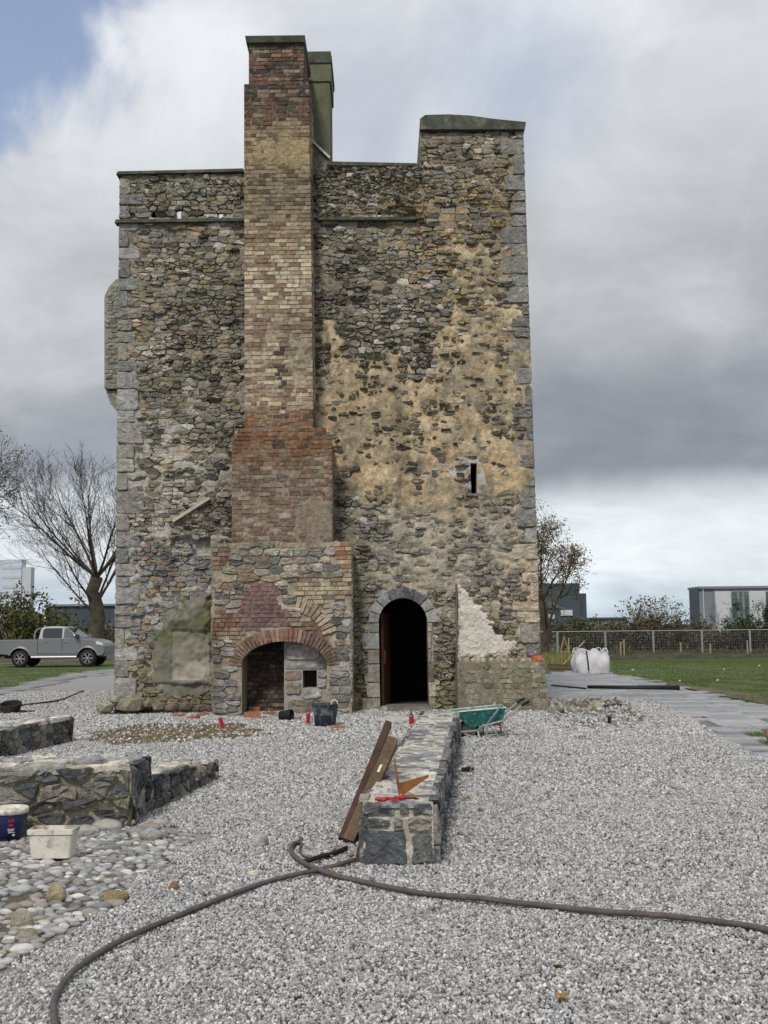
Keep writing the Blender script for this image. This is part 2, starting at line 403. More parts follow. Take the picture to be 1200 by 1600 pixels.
def mortar(px, py, s, z):
    """colour and level (metres proud of the wall plane) of the mortar / render coat"""
    n = fbm(s, z, 1.3, 5, 3); n2 = fbm(s, z, 6, 4, 9)
    wx = px + (n - .5) * 130; wy = py + (n2 - .5) * 60 + (n - .5) * 60
    c = np.empty(px.shape + (3,)); c[:] = (.28, .247, .19)
    n3 = fbm(s, z, 3.2, 4, 23)
    def over(col, m):
        c[:] = c * (1 - m[..., None]) + np.array(col) * m[..., None]
    over((.40, .38, .34), blob(wx, wy, 260, 760, 130, 190, .5))
    over((.33, .29, .22), blob(wx, wy, 290, 480, 90, 120, .6) * .6)
    over((.46, .44, .40), blob(wx, wy, 250, 925, 90, 85, .4))
    over((.37, .27, .14), blob(wx, wy, 730, 370, 120, 120, .6) * .8)
    over((.42, .37, .29), blob(wx, wy, 690, 880, 180, 130, .5))
    tan = np.maximum.reduce([blob(wx, wy, 640, 690, 135, 100, .6), blob(wx, wy, 760, 600, 75, 130, .65), blob(wx, wy, 780, 730, 60, 60, .4),
                             blob(wx, wy, 520, 610, 30, 90, .5), blob(wx, wy, 720, 530, 60, 50, .5) * .8, blob(wx, wy, 600, 600, 70, 40, .4) * .8])
    tan = np.maximum(tan, blob(wx, wy, 745, 430, 60, 60, .6) * .55)
    tan = sstep(.22, .62, tan + (n2 - .5) * .75)
    over((.50, .37, .22), tan * .95)
    over((.57, .47, .32), tan * sstep(.48, .64, n2) * .8)
    over((.34, .28, .19), tan * sstep(.47, .64, fbm(s, z, 2.5, 5, 51)) * .85)
    over((.22, .19, .145), tan * sstep(.60, .70, fbm(s, z * .5, 5, 4, 57)) * .8)
    over((.52, .43, .31), blob(wx, wy, 815, 930, 40, 90, .5) * .9)
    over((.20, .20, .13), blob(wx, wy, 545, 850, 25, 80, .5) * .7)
    over((.20, .19, .12), blob(wx, wy, 780, 1075, 90, 45, .5))
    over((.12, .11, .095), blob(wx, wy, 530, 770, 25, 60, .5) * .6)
    over((.60, .58, .54), np.maximum(blob(wx, wy, 585, 828, 22, 10, .5), blob(wx, wy, 560, 835, 10, 8, .5)) * .9)
    over((.47, .45, .42), blob(wx, wy, 757, 750, 14, 34, .4))
    lv = np.minimum(-.006 + (n2 - .5) * .05 + (n3 - .5) * .12, .012) - .05 * sstep(.58, .72, vn(s, z * 2.2, 7, 44)) * (1 - tan) + tan * (.030 + (n2 - .5) * .03) + blob(wx, wy, 700, 850, 170, 90, .5) * .022 + blob(wx, wy, 260, 760, 130, 160, .5) * .010
    return c, lv, tan

# ---- openings, in (s, z)
def rect(px0, py0, px1, py1):
    a = fs(px0, py1); b = fs(px1, py0); return (a[0], a[1], b[0], b[1])
door_r = rect(594, 934, 667, 1113); slit_r = rect(736, 724, 745, 772)
drains = [rect(235, 331, 241, 341), rect(277, 331, 283, 341), rect(342, 330, 348, 340), rect(590, 332, 596, 339)]
holes = [door_r, slit_r] + drains
pits = [rect(632, 329, 647, 345), rect(268, 840, 326, 847), rect(300, 847, 326, 868), rect(568, 555, 600, 562),
        rect(495, 540, 516, 547), rect(240, 333, 262, 337), rect(320, 624, 352, 632), rect(715, 466, 730, 476)]
def in_r(s, z, r, m=0): return (s > r[0] - m) & (s < r[2] + m) & (z > r[1] - m) & (z < r[3] + m)
ns, nz_ = 250, 330
s_ = np.linspace(0, SW, ns); z_ = np.linspace(-.06, ZT, nz_)
for hr in holes:                        # snap the sheet to the openings
    for v in (hr[0], hr[2]): s_[np.abs(s_ - v).argmin()] = v
    for v in (hr[1], hr[3]): z_[np.abs(z_ - v).argmin()] = v
z_ = np.sort(np.append(z_, [ZL, ZM])); s_ = np.sort(np.append(s_, [S0, S1]))
SS, ZZ = np.meshgrid(s_, z_, indexing='ij')
XX = np.vectorize(fx)(SS, ZZ); PX, PY = Pn(XX, np.full(XX.shape, Y0), ZZ); PX = PX.reshape(XX.shape); PY = PY.reshape(XX.shape)
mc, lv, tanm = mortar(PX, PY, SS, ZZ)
par_r = rect(497, 258, 661, 342)
lv = lv + .05 * in_r(SS, ZZ, par_r)
for p in pits: lv = np.where(in_r(SS, ZZ, p, .02), -.16, lv)
cs = (SS[:-1, :-1] + SS[1:, 1:]) / 2; cz_ = (ZZ[:-1, :-1] + ZZ[1:, 1:]) / 2
keep = np.where(cs < S0, cz_ < ZL, np.where(cs < S1, cz_ < ZM, True))
for hr in holes: keep &= ~in_r(cs, cz_, hr)
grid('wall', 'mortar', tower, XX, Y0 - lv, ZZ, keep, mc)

# ---- the masonry behind: front wall with its openings, side and back walls, roof
def cells(mb, xs, zs, solid, y0, y1, mp):
    xs = sorted(set(xs)); zs = sorted(set(zs)); nx, nz2 = len(xs) - 1, len(zs) - 1
    f = [[solid((xs[i] + xs[i + 1]) / 2, (zs[j] + zs[j + 1]) / 2) for j in range(nz2)] for i in range(nx)]
    g = lambda i, j: 0 <= i < nx and 0 <= j < nz2 and f[i][j]
    for i in range(nx):
        for j in range(nz2):
            if not f[i][j]: continue
            a, b, c, d = xs[i], xs[i + 1], zs[j], zs[j + 1]
            q = lambda s, z, y: (mp(s, z), y, z)
            mb.add([q(a, c, y0), q(b, c, y0), q(b, d, y0), q(a, d, y0)], [(0, 1, 2, 3)])
            mb.add([q(a, c, y1), q(b, c, y1), q(b, d, y1), q(a, d, y1)], [(3, 2, 1, 0)])
            for di, dj, e in ((-1, 0, ((a, c), (a, d))), (1, 0, ((b, d), (b, c))), (0, -1, ((b, c), (a, c))), (0, 1, ((a, d), (b, d)))):
                if not g(i + di, j + dj):
                    (u0, w0), (u1, w1) = e
                    mb.add([q(u0, w0, y0), q(u1, w1, y0), q(u1, w1, y1), q(u0, w0, y1)], [(0, 1, 2, 3)])
mb = MB(); mb.col = (.2, .18, .15)
holes2 = [door_r, slit_r] + [(r[0] - (.19 if r[0] < 3 else .04), r[1] - .01, r[2] + .04, r[3] + .36) for r in drains]
xs = [0, SW, S0, S1] + [v for r in holes2 for v in (r[0], r[2])]; zs = [-.1, ZL, ZM, ZT] + [v for r in holes2 for v in (r[1], r[3])]
def solid(s, z):
    if z > (ZL if s < S0 else ZM if s < S1 else ZT): return False
    return not any(bool(in_r(s, z, r)) for r in holes2)
cells(mb, xs, zs, solid, Y0 + .17, Y0 + .62, fx)
mb.build('masonry_core', 'core', tower)
mb = MB()
def wallbox(s0, s1, y0, y1, z0, z1):
    mb.hexa([(fx(s0, z0), y0, z0), (fx(s1, z0), y0, z0), (fx(s1, z0), y1, z0), (fx(s0, z0), y1, z0),
             (fx(s0, z1), y0, z1), (fx(s1, z1), y0, z1), (fx(s1, z1), y1, z1), (fx(s0, z1), y1, z1)], (.25, .23, .19))
wallbox(0, .6, Y0 + .62, 28, -.1, ZL - .01); wallbox(SW - .6, SW, Y0 + .62, 28, -.1, ZL - .01); wallbox(.6, SW - .6, 27.4, 28, -.1, ZL - .3)
mb.build('side_wall', 'stone', tower)
mb = MB(); wallbox(0.6, SW - .6, Y0 + .62, 27.4, drains[0][1] - .3, drains[0][1] - .03); mb.build('roof', 'slate', tower)
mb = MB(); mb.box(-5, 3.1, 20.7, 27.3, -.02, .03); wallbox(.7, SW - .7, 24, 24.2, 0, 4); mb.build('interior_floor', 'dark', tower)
# stair turret rising over the right corner
mb = MB(); mb.col = (.27, .25, .21)
wallbox(S1, SW, Y0 + .62, 22.1, ZM - .6, ZT)
mb.build('turret_wall', 'stone', tower)
def pslab(pts, y0, y1, name, m, par=tower):
    a = [W(px, py, Y0) for px, py in pts]; q = MB()
    q.prism([(p.x, p.z) for p in a], lambda x, z: (x, y0, z), lambda x, z: (x, y1, z)); return q.build(name, m, par)
pslab([(656, 206), (656, 190), (664, 184), (700, 183), (735, 185), (770, 190), (821, 195), (819, 206)], Y0 - .12, 22.3, 'turret_cap', 'slate')
MT['slateb'] = MT['slate']
pslab([(183, 275), (186, 270.5), (260, 269), (381, 266), (381, 270.5)], Y0 - .09, Y0 + .68, 'coping', 'slate')
pslab([(511, 261), (514, 255), (560, 256), (650, 258), (655, 262)], Y0 - .09, Y0 + .68, 'coping', 'slate')
pslab([(181, 351), (183, 346), (381, 344), (381, 348)], Y0 - .11, Y0 + .1, 'string_course', 'slate')
pslab([(498, 347), (498, 343.5), (636, 342.5), (663, 341), (663, 344), (637, 347)], Y0 - .13, Y0 + .1, 'string_course', 'slate')

# ---- the stones of the front
def palette(px, py, s, z):
    """stone colour: mostly brownish grey close to its mortar, in drifting patches, a few ochre, dark or pale ones"""
    r = random.random(); f = lambda v: float(v)
    ochre = .025 + .30 * f(blob(px, py, 725, 360, 110, 120, .6)) + .06 * f(blob(px, py, 310, 420, 90, 100, .6))
    dark = .05 + .10 * f(blob(px, py, 530, 560, 70, 300, .5)) + .42 * f(blob(px, py, 650, 650, 190, 140, .5)) + .08 * f(blob(px, py, 330, 600, 50, 260, .4))
    light = .09 + .22 * f(blob(px, py, 235, 720, 70, 170, .5))
    k = .80 + .62 * f(fbm(np.array([s]), np.array([z]), 1.1, 3, 91)[0])
    if r < ochre: c = random.choice([(.31, .245, .155), (.27, .215, .14), (.34, .275, .185)])
    elif r < ochre + dark: c = random.choice([(.075, .07, .065), (.11, .10, .09), (.09, .08, .068)])
    elif r < ochre + dark + light: c = random.choice([(.40, .395, .375), (.37, .35, .31)])
    else: c = random.choice([(.235, .225, .20), (.205, .195, .17), (.26, .24, .205), (.22, .19, .15), (.19, .185, .175), (.24, .215, .17)])
    return jit(tuple(v * k * w_ for v, w_ in zip(c, (1.0, .965, .90))), .24, .05)
breast_poly = [(330, 1125), (330, 846), (362, 846), (362, 704), (381, 672), (380, 262), (489, 262), (491, 684), (520, 700), (520, 842), (549, 842), (549, 1125)]
tri = [(712, 908), (740, 935), (775, 985), (803, 1008), (792, 1028), (713, 1032)]
lump = [(331, 924), (302, 930), (287, 950), (262, 962), (246, 985), (232, 1010), (240, 1078), (272, 1088), (331, 1084)]
qz = []                                   # quoins of both corners
z = -.04; i = 0
while z < ZT - .1:
    h = U(.20, .44)
    if z < ZL - .1: qz.append((0.0, z, (.46 if i % 2 else .28) + U(-.1, .12), min(h, ZL - z)))
    if z > 1.0: qz.append((SW - ((.26 if i % 2 else .44) + U(-.1, .12)), z, SW, min(h, ZT - z)))
    z += h; i += 1
qboxes = []
for a, zz0, b, h in qz: qboxes.append((a if a > 1 else 0, zz0, SW if a > 1 else b, zz0 + h))
sd1 = seeds(-.2, SW + .2, -.1, ZT + .1, .05, .155, .8, 3.0, .30, .26, .26)
# finer courses in the newly pointed field low on the left
def ok_area(px, py, s, z):
    if z > (ZL if s < S0 else ZM if s < S1 else ZT) - .05: return False
    if inpoly([px], [py], breast_poly)[0] or inpoly([px], [py], tri)[0] or inpoly([px], [py], lump)[0]: return False
    for r in holes:
        if in_r(s, z, r, .03): return False
    if 572 < px < 690 and 915 < py < 985 and (px - 630) ** 2 + (py - 972) ** 2 < 58 ** 2: return False
    if 578 < px < 594 and 970 < py < 1110: return False
    if px > 712 and py > 1034: return False
    if 745 < px < 762 and 722 < py < 775: return False
    if 733 < px < 737 and 735 < py < 775: return False
    for q in qboxes:
        if q[0] - .02 < s < q[2] + .02 and q[1] - .01 < z < q[3] + .01: return False
    for p in pits:
        if in_r(s, z, p, .01): return False
    return True
dz_t = door_r[3] - .4
fine = rect(185, 850, 331, 1000); fine2 = rect(548, 885, 600, 980)
sd1 = [q for q in sd1 if not in_r(q[0], q[1], fine) and not in_r(q[0], q[1], fine2)]
sd1 += seeds(fine[0], fine[2], fine[1], fine[3], .075, .13, 1.2, 3, .05) + seeds(fine2[0], fine2[2], fine2[1], fine2[3], .075, .12, 1.4, 3, .05)
cand = []
for poly in voro(sd1, .5, 1.0):
    n_ = len(poly); s = sum(p[0] for p in poly) / n_; z = sum(p[1] for p in poly) / n_
    if not (0.02 < s < SW - .02 and z > -.05): continue
    px, py = P1(fx(s, z), Y0, z)
    if not ok_area(px, py, s, z): continue
    poly = [(min(max(a, .01), SW - .01), b) for a, b in poly]
    if z > ZM - .12 and s > S1: poly = [(max(a, S1 + .01), b) for a, b in poly]
    if z < dz_t and door_r[0] - .5 < s < door_r[2] + .6: poly = [((min(a, door_r[0] - .22) if s < door_r[0] else max(a, door_r[2] + .10)), b) for a, b in poly]
    if area(poly) < .001: continue
    t = float(mortar(np.array([px]), np.array([py]), np.array([s]), np.array([z]))[2][0])
    if random.random() < t * .34: continue
    proud = U(.0, .034) + (U(.015, .045) if random.random() < .22 else 0)
    if 668 < px < 714 and py > 975: proud = U(.02, .08)
    low = 790 < py < 930 and px > 545
    if low and random.random() < .3: continue
    if in_r(s, z, par_r): proud += .05; poly = [(min(a, par_r[2] - .004), b) for a, b in poly]
    elif z > par_r[1] and s > par_r[2]: poly = [(max(a, par_r[2] + .01), b) for a, b in poly]
    sh, cen = shape(poly, U(.003, .013) + .012 * t, .13, .012)
    col = palette(px, py, s, z)
    if low: col = jit((.25, .235, .20), .22)
    if 185 < px < 331 and 850 < py < 1000: col = jit(random.choice([(.24, .235, .225), (.16, .16, .165), (.33, .31, .28), (.28, .22, .15)]), .2)
    if py > 1040: col = tuple(c * k for c, k in zip(col, (.85, .85, .72)))
    cand.append((area(sh), sh, cen, proud, col))
cand.sort(key=lambda c: -c[0])
rest = MB()
for k, (a, sh, cen, proud, col) in enumerate(cand):
    if k < 300:
        m = MB(); stone(m, sh, cen, f3, proud, col, back=.06); m.build('stone', 'stone', tower)
    else: stone(rest, sh, cen, f3, proud, col, back=.06)
rest.build('small_stones', 'stone', tower, kind='stuff')
for s0, z0, s1, z1 in qboxes:
    if z1 - z0 < .08: continue
    poly = [(s0, z0), (s1, z0), (s1, z1), (s0, z1)]
    pts = [(s0 + .004, z0 + .006), (s1 - U(.01, .03), z0 + U(.006, .02)), (s1 - U(.004, .04), (z0 + z1) / 2), (s1 - U(.01, .04), z1 - U(.006, .02)), (s0 + .004, z1 - .006), (s0 + .004, (z0 + z1) / 2)]
    if s0 > 1: pts = [(s0 + s1 - a, b) for a, b in pts][::-1]
    px, py = P1(fx((s0 + s1) / 2, z0), Y0, z0)
    col = jit(random.choice([(.30, .295, .28), (.24, .235, .22), (.26, .245, .215), (.20, .195, .18)]), .18)
    if s0 < 1 and py > 560: col = tuple(v * 1.18 for v in col)
    if s0 > 1 and 850 < py < 1000: col = jit((.45, .385, .30), .12)
    pts = shape(pts, .003, .13, .011)[0]
    m = MB(); stone(m, pts, ((s0 + s1) / 2, (z0 + z1) / 2), f3, U(.02, .05), col, back=.15, bev=.07, rough=.3); m.build('quoin', 'stone', tower)
# stones under the projecting parapet right of the chimney: a thin proud face
m = MB()
a = fs(500, 262); b = fs(660, 342)
# ---- doorway: dressed arch, jambs, open door leaf
dcx, dz = fs(630.5, 971); drad = (door_r[2] - door_r[0]) / 2; dcx = (door_r[0] + door_r[2]) / 2; dz = door_r[3] - drad
def arcstone(c, z0, r0, r1, a0, a1, rx=1.0, rz=1.0, name='voussoir', parent=tower, col=(.25, .25, .25), y=Y0, proud=.05, back=.4, mt='stone', mp=fx):
    q = MB(); n_ = 4; pts = []
    g = .02 if mt == 'stone' else .008
    da = g / (r0 + r1)
    for i in range(n_ + 1):
        t = a0 + da + (a1 - a0 - 2 * da) * i / n_; pts.append((c + rx * r0 * math.cos(t), z0 + rz * r0 * math.sin(t)))
    for i in range(n_, -1, -1):
        t = a0 + da + (a1 - a0 - 2 * da) * i / n_; pts.append((c + rx * r0 * math.cos(t) + (r1 - r0) * math.cos(t), z0 + rz * r0 * math.sin(t) + (r1 - r0) * math.sin(t)))
    q.prism(pts, lambda u, v: (mp(u, v), y - proud, v), lambda u, v: (mp(u, v), y + back, v), col)
    return q.build(name, mt, parent)
ar = thing  # (alias kept short)
angs = [0, .42, .78, 1.16, 1.57, 2.05, 2.45, 2.8, PI]
vc = [(.36, .35, .34), (.3, .29, .27), (.13, .14, .155), (.11, .115, .13), (.15, .155, .165), (.27, .275, .28), (.33, .33, .33), (.3, .3, .3)]
for k in range(8):
    arcstone(dcx, dz, drad, drad + U(.175, .215), angs[k], angs[k + 1], col=vc[k], proud=U(.03, .05))
z = .02
while z < dz - .12:                                    # left jamb blocks (dressed), right jamb rougher
    h = U(.24, .38); h = min(h, dz - z)
    for sd_, wj in ((-1, U(.16, .34)), (1, U(.05, .16))):
        e = door_r[0] if sd_ < 0 else door_r[2]
        pts = [(e, z + .008), (e, z + h - .008), (e + sd_ * wj, z + h - .015), (e + sd_ * (wj - U(0, .03)), z + .012)]
        m = MB(); m.prism(pts if sd_ > 0 else pts[::-1], lambda u, v: (fx(u, v), Y0 - .035, v), lambda u, v: (fx(u, v), Y0 + .3, v), jit(random.choice([(.27, .25, .2), (.21, .2, .17), (.33, .3, .25)]) if sd_ > 0 else random.choice([(.24, .24, .235), (.17, .17, .17), (.3, .28, .24)]), .25)); m.build('jamb_stone', 'stone', tower)
    z += h
m = MB(); xd = fx(door_r[0], 1) + .03; m.hexa([(xd, Y0 + .2, .1), (xd + .05, Y0 + .18, .1), (xd + .19, Y0 + 1.0, .1), (xd + .14, Y0 + 1.02, .1), (xd, Y0 + .2, dz + .2), (xd + .05, Y0 + .18, dz + .2), (xd + .19, Y0 + 1.0, dz + .2), (xd + .14, Y0 + 1.02, dz + .2)]); dl = m.build('door', 'rust', tower)
tag(dl, 'rust red door leaf standing open inside the arch')
m = MB(); m.box(xd + .055, xd + .09, Y0 + .24, Y0 + .30, .9, 1.15); m.build('door_handle', 'rust', dl)
m = MB(); xa, xb = fx(door_r[0], 0), fx(door_r[2], 0); m.box(xa + .01, xb - .01, Y0 - .22, Y0 + .6, -.02, .09, (.2, .18, .15)); m.build('threshold', 'stone', tower)
# ---- slit window: pale splayed jamb on the right, dark stone on the left, sill
def ppoly(pts, y0, y1, name, m_, col, par=tower):
    q = MB(); a = [W(px, py, Y0) for px, py in pts]
    if sum(a[i].x * a[(i + 1) % len(a)].z - a[(i + 1) % len(a)].x * a[i].z for i in range(len(a))) < 0: a = a[::-1]
    q.prism([(p.x, p.z) for p in a], lambda x, z: (x, y0, z), lambda x, z: (x, y1, z), col); return q.build(name, m_, par)
ppoly([(745, 723), (750, 722), (757, 740), (762, 771), (745, 772)], Y0 - .03, Y0 + .2, 'window_jamb', 'conc', (.40, .385, .355))
ppoly([(731, 744), (735, 739), (736.5, 772), (732, 772)], Y0 - .035, Y0 + .2, 'window_jamb', 'stone', (.07, .07, .07))
ppoly([(729, 771.5), (763, 771.5), (764, 775.5), (728, 775.5)], Y0 - .07, Y0 + .2, 'window_sill', 'stone', (.2, .19, .17))
# ---- pinkish white plaster triangle, ragged
pa = [W(px, py, Y0) for px, py in tri]
gx_ = np.linspace(min(p.x for p in pa) - .05, max(p.x for p in pa) + .05, 60); gz2 = np.linspace(min(p.z for p in pa) - .05, max(p.z for p in pa) + .05, 70)
TX, TZ = np.meshgrid(gx_, gz2, indexing='ij')
wob = (fbm(TX, TZ, 6, 4, 5) - .5) * .22
kin = inpoly((TX + wob)[:-1, :-1], (TZ + wob)[:-1, :-1], [(p.x, p.z) for p in pa])
cc = np.empty(TX.shape + (3,)); cc[:] = (.62, .57, .51); cc *= (.8 + .4 * fbm(TX, TZ, 5, 4, 8))[..., None]
tcx, tcz = sum(p.x for p in pa) / len(pa), sum(p.z for p in pa) / len(pa)
efac = sum(inpoly((TX + wob - tcx) / k_ + tcx, (TZ + wob - tcz) / k_ + tcz, [(p.x, p.z) for p in pa]).astype(float) for k_ in (.84, .9, .96)) / 3
grid('plaster_patch', 'cream', tower, TX, Y0 - .012 - .045 * efac - (fbm(TX, TZ, 9, 4, 31) - .5) * .06, TZ, kin, cc, smooth=False)
ppoly([(711.5, 912), (714, 912), (714, 1112), (711.5, 1112)], Y0 - .09, Y0 + .1, 'render_edge', 'conc', (.12, .11, .10))
# ---- concrete lump left of the breast, with its paler recessed panel and mossy shoulder
pa = [W(px, py, Y0) for px, py in lump]
gx_ = np.linspace(min(p.x for p in pa) - .05, max(p.x for p in pa) + .06, 60); gz2 = np.linspace(min(p.z for p in pa) - .05, max(p.z for p in pa) + .05, 80)
TX, TZ = np.meshgrid(gx_, gz2, indexing='ij'); qx, qy = Pn(TX, np.full(TX.shape, Y0), TZ); qx = qx.reshape(TX.shape); qy = qy.reshape(TX.shape)
wob = (fbm(TX, TZ, 5, 4, 15) - .5) * 26
lcx, lcy = 290, 1015
efac = sum(inpoly((qx + wob - lcx) / k_ + lcx, (qy + wob - lcy) / k_ + lcy, lump).astype(float) for k_ in (.8, .87, .93, .98)) / 4
kin = inpoly((qx + wob)[:-1, :-1], (qy + wob)[:-1, :-1], lump)
pan = ((qx > 269) & (qx < 327) & (qy > 985) & (qy < 1063)).astype(float)
dep = .10 + (fbm(TX, TZ, 3, 5, 41) - .5) * .2 - pan * .05 + blob(qx, qy, 320, 960, 60, 30, .5) * .1 - (qy > 1068) * .06
nn = fbm(TX, TZ, 4, 5, 77)
cc = np.empty(TX.shape + (3,)); cc[:] = (.20, .19, .155)
mo = np.clip(blob(qx, qy, 290, 970, 60, 40, .6) * 1.1 + (qx < 265) * .5, 0, 1) * sstep(.4, .6, nn); cc = cc * (1 - mo[..., None]) + np.array((.125, .13, .07)) * mo[..., None]
pp = pan * (.3 + .7 * sstep(.35, .65, fbm(TX, TZ, 1.5, 4, 3) + (qy - 1024) / 160)); cc = cc * (1 - pp[..., None]) + np.array((.36, .335, .28)) * pp[..., None]
cc *= (.75 + .5 * nn)[..., None]
grid('concrete_patch', 'conc', tower, TX, Y0 + .0 - dep * (.15 + .85 * efac), TZ, kin, cc)
m = MB(); pA, pB = W(272, 815, Y0), W(329, 779, Y0)
dv = (pB - pA); m.obox((pA + pB) / 2 + Vector((0, -.09, 0)), dv / 2, (0, .05, 0), Vector((-dv.z, 0, dv.x)).normalized() * .028, (.5, .45, .36)); m.build('timber_batten', 'conc', tower)
# ---- battered plinth at the right foot
m = MB(); m.col = (.22, .2, .15)
def plinth_box(pxa, pxb, pyt, y0, dz_=0):
    a = W(pxa, 1112, y0); b = W(pxb, 1112, y0); t = W(pxb, pyt, y0).z
    return a.x, b.x, t
xa, xb, zt = plinth_box(716, 858, 1034, 19.62)
m.hexa([(xa, 19.6, -.1), (xb, 19.6, -.1), (xb + .1, 21.5, -.1), (xa, 20.1, -.1), (xa, 19.72, zt), (xb - .06, 19.72, zt - .0), (xb, 21.5, zt), (xa, 20.1, zt)])
pl = m.build('plinth', 'mortar', tower)
pf = lambda u, v, d: (u, 19.61 + .12 * (v + .1) / (zt + .1) - d, v)
for poly in voro(seeds(xa, xb, -.05, zt, .07, .13, 1.3, 2.6, .05), .55, .8):
    sh, cen = shape(poly, .008, .2, .004)
    if xa + .02 < cen[0] < xb - .03 and 0 < cen[1] < zt - .03:
        px, py = P1(cen[0], 19.7, cen[1])
        if px > 778 or random.random() < .45:
            q = MB(); stone(q, [(min(max(a, xa), xb - .01), b) for a, b in sh], cen, pf, U(.01, .03), jit(random.choice([(.2, .19, .13), (.26, .235, .165), (.17, .175, .11), (.3, .26, .2)]), .2)); q.build('stone', 'stone', pl)
for k in range(14):                                    # broken top of the plinth
    x = xa + (xb - xa) * (k + .5) / 14; q = MB(); r_ = U(.05, .1)
    q.lathe([(0, -.05), (r_, -.02), (r_ * .9, .04), (r_ * .4, .07), (0, .075)], (x + U(-.03, .03), 19.86 + U(-.05, .1), zt), n=6, col=jit((.36, .31, .24), .25))
    q.build('loose_stone', 'stone', pl)
q = MB(); pb = W(838, 1029, 19.8); q.obox(pb, (.1, .02, .015), (-.02, .06, 0), (-.005, 0, .045), (.45, .13, .05)); q.build('brick', 'brick', pl)
# ---- boulders left at the foot of the wall
for k, (px, py, r_, c_) in enumerate([(165, 1106, .17, (.3, .27, .19)), (181, 1092, .16, (.26, .25, .2)), (205, 1100, .3, (.22, .2, .14)), (232, 1100, .14, (.2, .18, .14)), (248, 1104, .15, (.2, .17, .12)), (158, 1112, .08, (.4, .35, .26)), (268, 1106, .13, (.17, .14, .11)), (290, 1104, .16, (.15, .12, .09)), (312, 1106, .12, (.16, .13, .1))]):
    p = W(px, py, 19.75); q = MB(); bm = bmesh.new(); bmesh.ops.create_icosphere(bm, subdivisions=1, radius=1)
    rr = random.Random(k)
    vs = [(p.x + v.co.x * r_ * 1.2 * rr.uniform(.68, 1.12), 19.75 + v.co.y * r_ * rr.uniform(.8, 1.1), max(-.05, p.z + v.co.z * r_ * .75 * rr.uniform(.8, 1.15))) for v in bm.verts]
    q.add(vs, [tuple(v.index for v in f.verts) for f in bm.faces], c_); bm.free(); q.build('foundation_boulder', 'stone', tower)

# ================================================================ chimney stack
YS = 19.3
def sx(pxa, pya, pxb, pyb, Y=YS):
    a = W(pxa, pya, Y); b = W(pxb, pyb, Y)
    return lambda z: a.x + (b.x - a.x) * (z - a.z) / (b.z - a.z)
stL = sx(382, 690, 381, 133); stR = sx(490, 690, 483, 133)
zs0 = W(430, 700, YS).z; zs1 = W(430, 131, YS).z; zs2 = W(430, 67, YS).z
st2L = sx(388, 131, 388, 67); st2R = sx(475, 131, 475, 67)
def stack_cols(px, py):
    n = fbm(px, py, .02, 4, 4)[..., None]; py = np.asarray(py, float); c = np.zeros(py.shape + (3,))
    stops = [(60, (.12, .10, .08)), (150, (.17, .14, .11)), (200, (.33, .26, .15)), (260, (.33, .255, .145)), (300, (.22, .185, .135)), (360, (.25, .21, .155)), (450, (.26, .22, .17)), (540, (.36, .33, .28)),
             (600, (.44, .40, .34)), (650, (.38, .31, .22)), (690, (.24, .12, .06)), (760, (.33, .27, .22)), (850, (.30, .26, .21))]
    ys = [a for a, _ in stops]
    for k in range(3): c[..., k] = np.interp(py + (n[..., 0] - .5) * 40, ys, [b[k] for _, b in stops])
    return c * (.75 + .5 * n)
def brick_col(px, py):
    r = random.random(); py = py + U(-16, 16)
    if py < 190: ch = [(.15, .075, .055), (.10, .075, .06), (.2, .085, .06), (.25, .19, .13), (.06, .05, .045)]
    elif py < 270: ch = [(.32, .24, .13), (.27, .2, .115), (.19, .1, .07), (.35, .28, .17)]
    elif py < 340: ch = [(.19, .15, .1), (.25, .195, .125), (.13, .095, .07), (.29, .23, .15)]
    elif py < 400: ch = [(.33, .25, .165), (.22, .135, .09), (.40, .33, .225), (.28, .19, .125)]
    elif py < 490: ch = [(.50, .43, .31), (.45, .38, .27), (.40, .32, .22), (.52, .46, .35), (.26, .15, .11)]
    elif py < 560: ch = [(.39, .31, .225), (.29, .185, .13), (.45, .385, .285), (.33, .235, .17), (.25, .145, .10)]
    elif py < 640: ch = [(.44, .375, .275), (.30, .19, .135), (.37, .29, .205), (.48, .41, .28), (.25, .14, .1)]
    elif py < 720: ch = [(.235, .115, .062), (.19, .095, .055), (.25, .155, .095), (.14, .085, .06), (.2, .15, .11)]
    else: ch = [(.23, .13, .09), (.19, .115, .085), (.26, .165, .12), (.19, .15, .12), (.30, .24, .185), (.15, .11, .09)]
    c = random.choice(ch)
    if 555 < py < 700 and abs(px - 441) < 9 and random.random() < .7: c = (.09, .06, .05)
    g_ = sum(c) / 3; c = c if 645 < py < 725 else tuple(v * .68 + g_ * t_ * .32 for v, t_ in zip(c, (1.2, 1.0, .74)))
    return jit(c, .16, .05)
stack = None
m = MB(); e = .012
def core_h(mb, fL, fR, z0, z1, y0, y1, ins=0):
    mb.hexa([(fL(z0) + ins, y0, z0), (fR(z0) - ins, y0, z0), (fR(z0) - ins, y1, z0), (fL(z0) + ins, y1, z0), (fL(z1) + ins, y0, z1), (fR(z1) - ins, y0, z1), (fR(z1) - ins, y1, z1), (fL(z1) + ins, y1, z1)], (.26, .23, .18))
core_h(m, stL, stR, zs0, zs1, YS + .03, 20.16, e); core_h(m, st2L, st2R, zs1, zs2, YS + .06, 20.16, e)
core_h(m, stL, stR, ZL, zs1, 20.16, 20.5, e); core_h(m, st2L, st2R, zs1, zs2, 20.16, 20.5, e)
stack = m.build('chimney_stack', 'mortar', tower)
stack['_o'] = tower['_o']
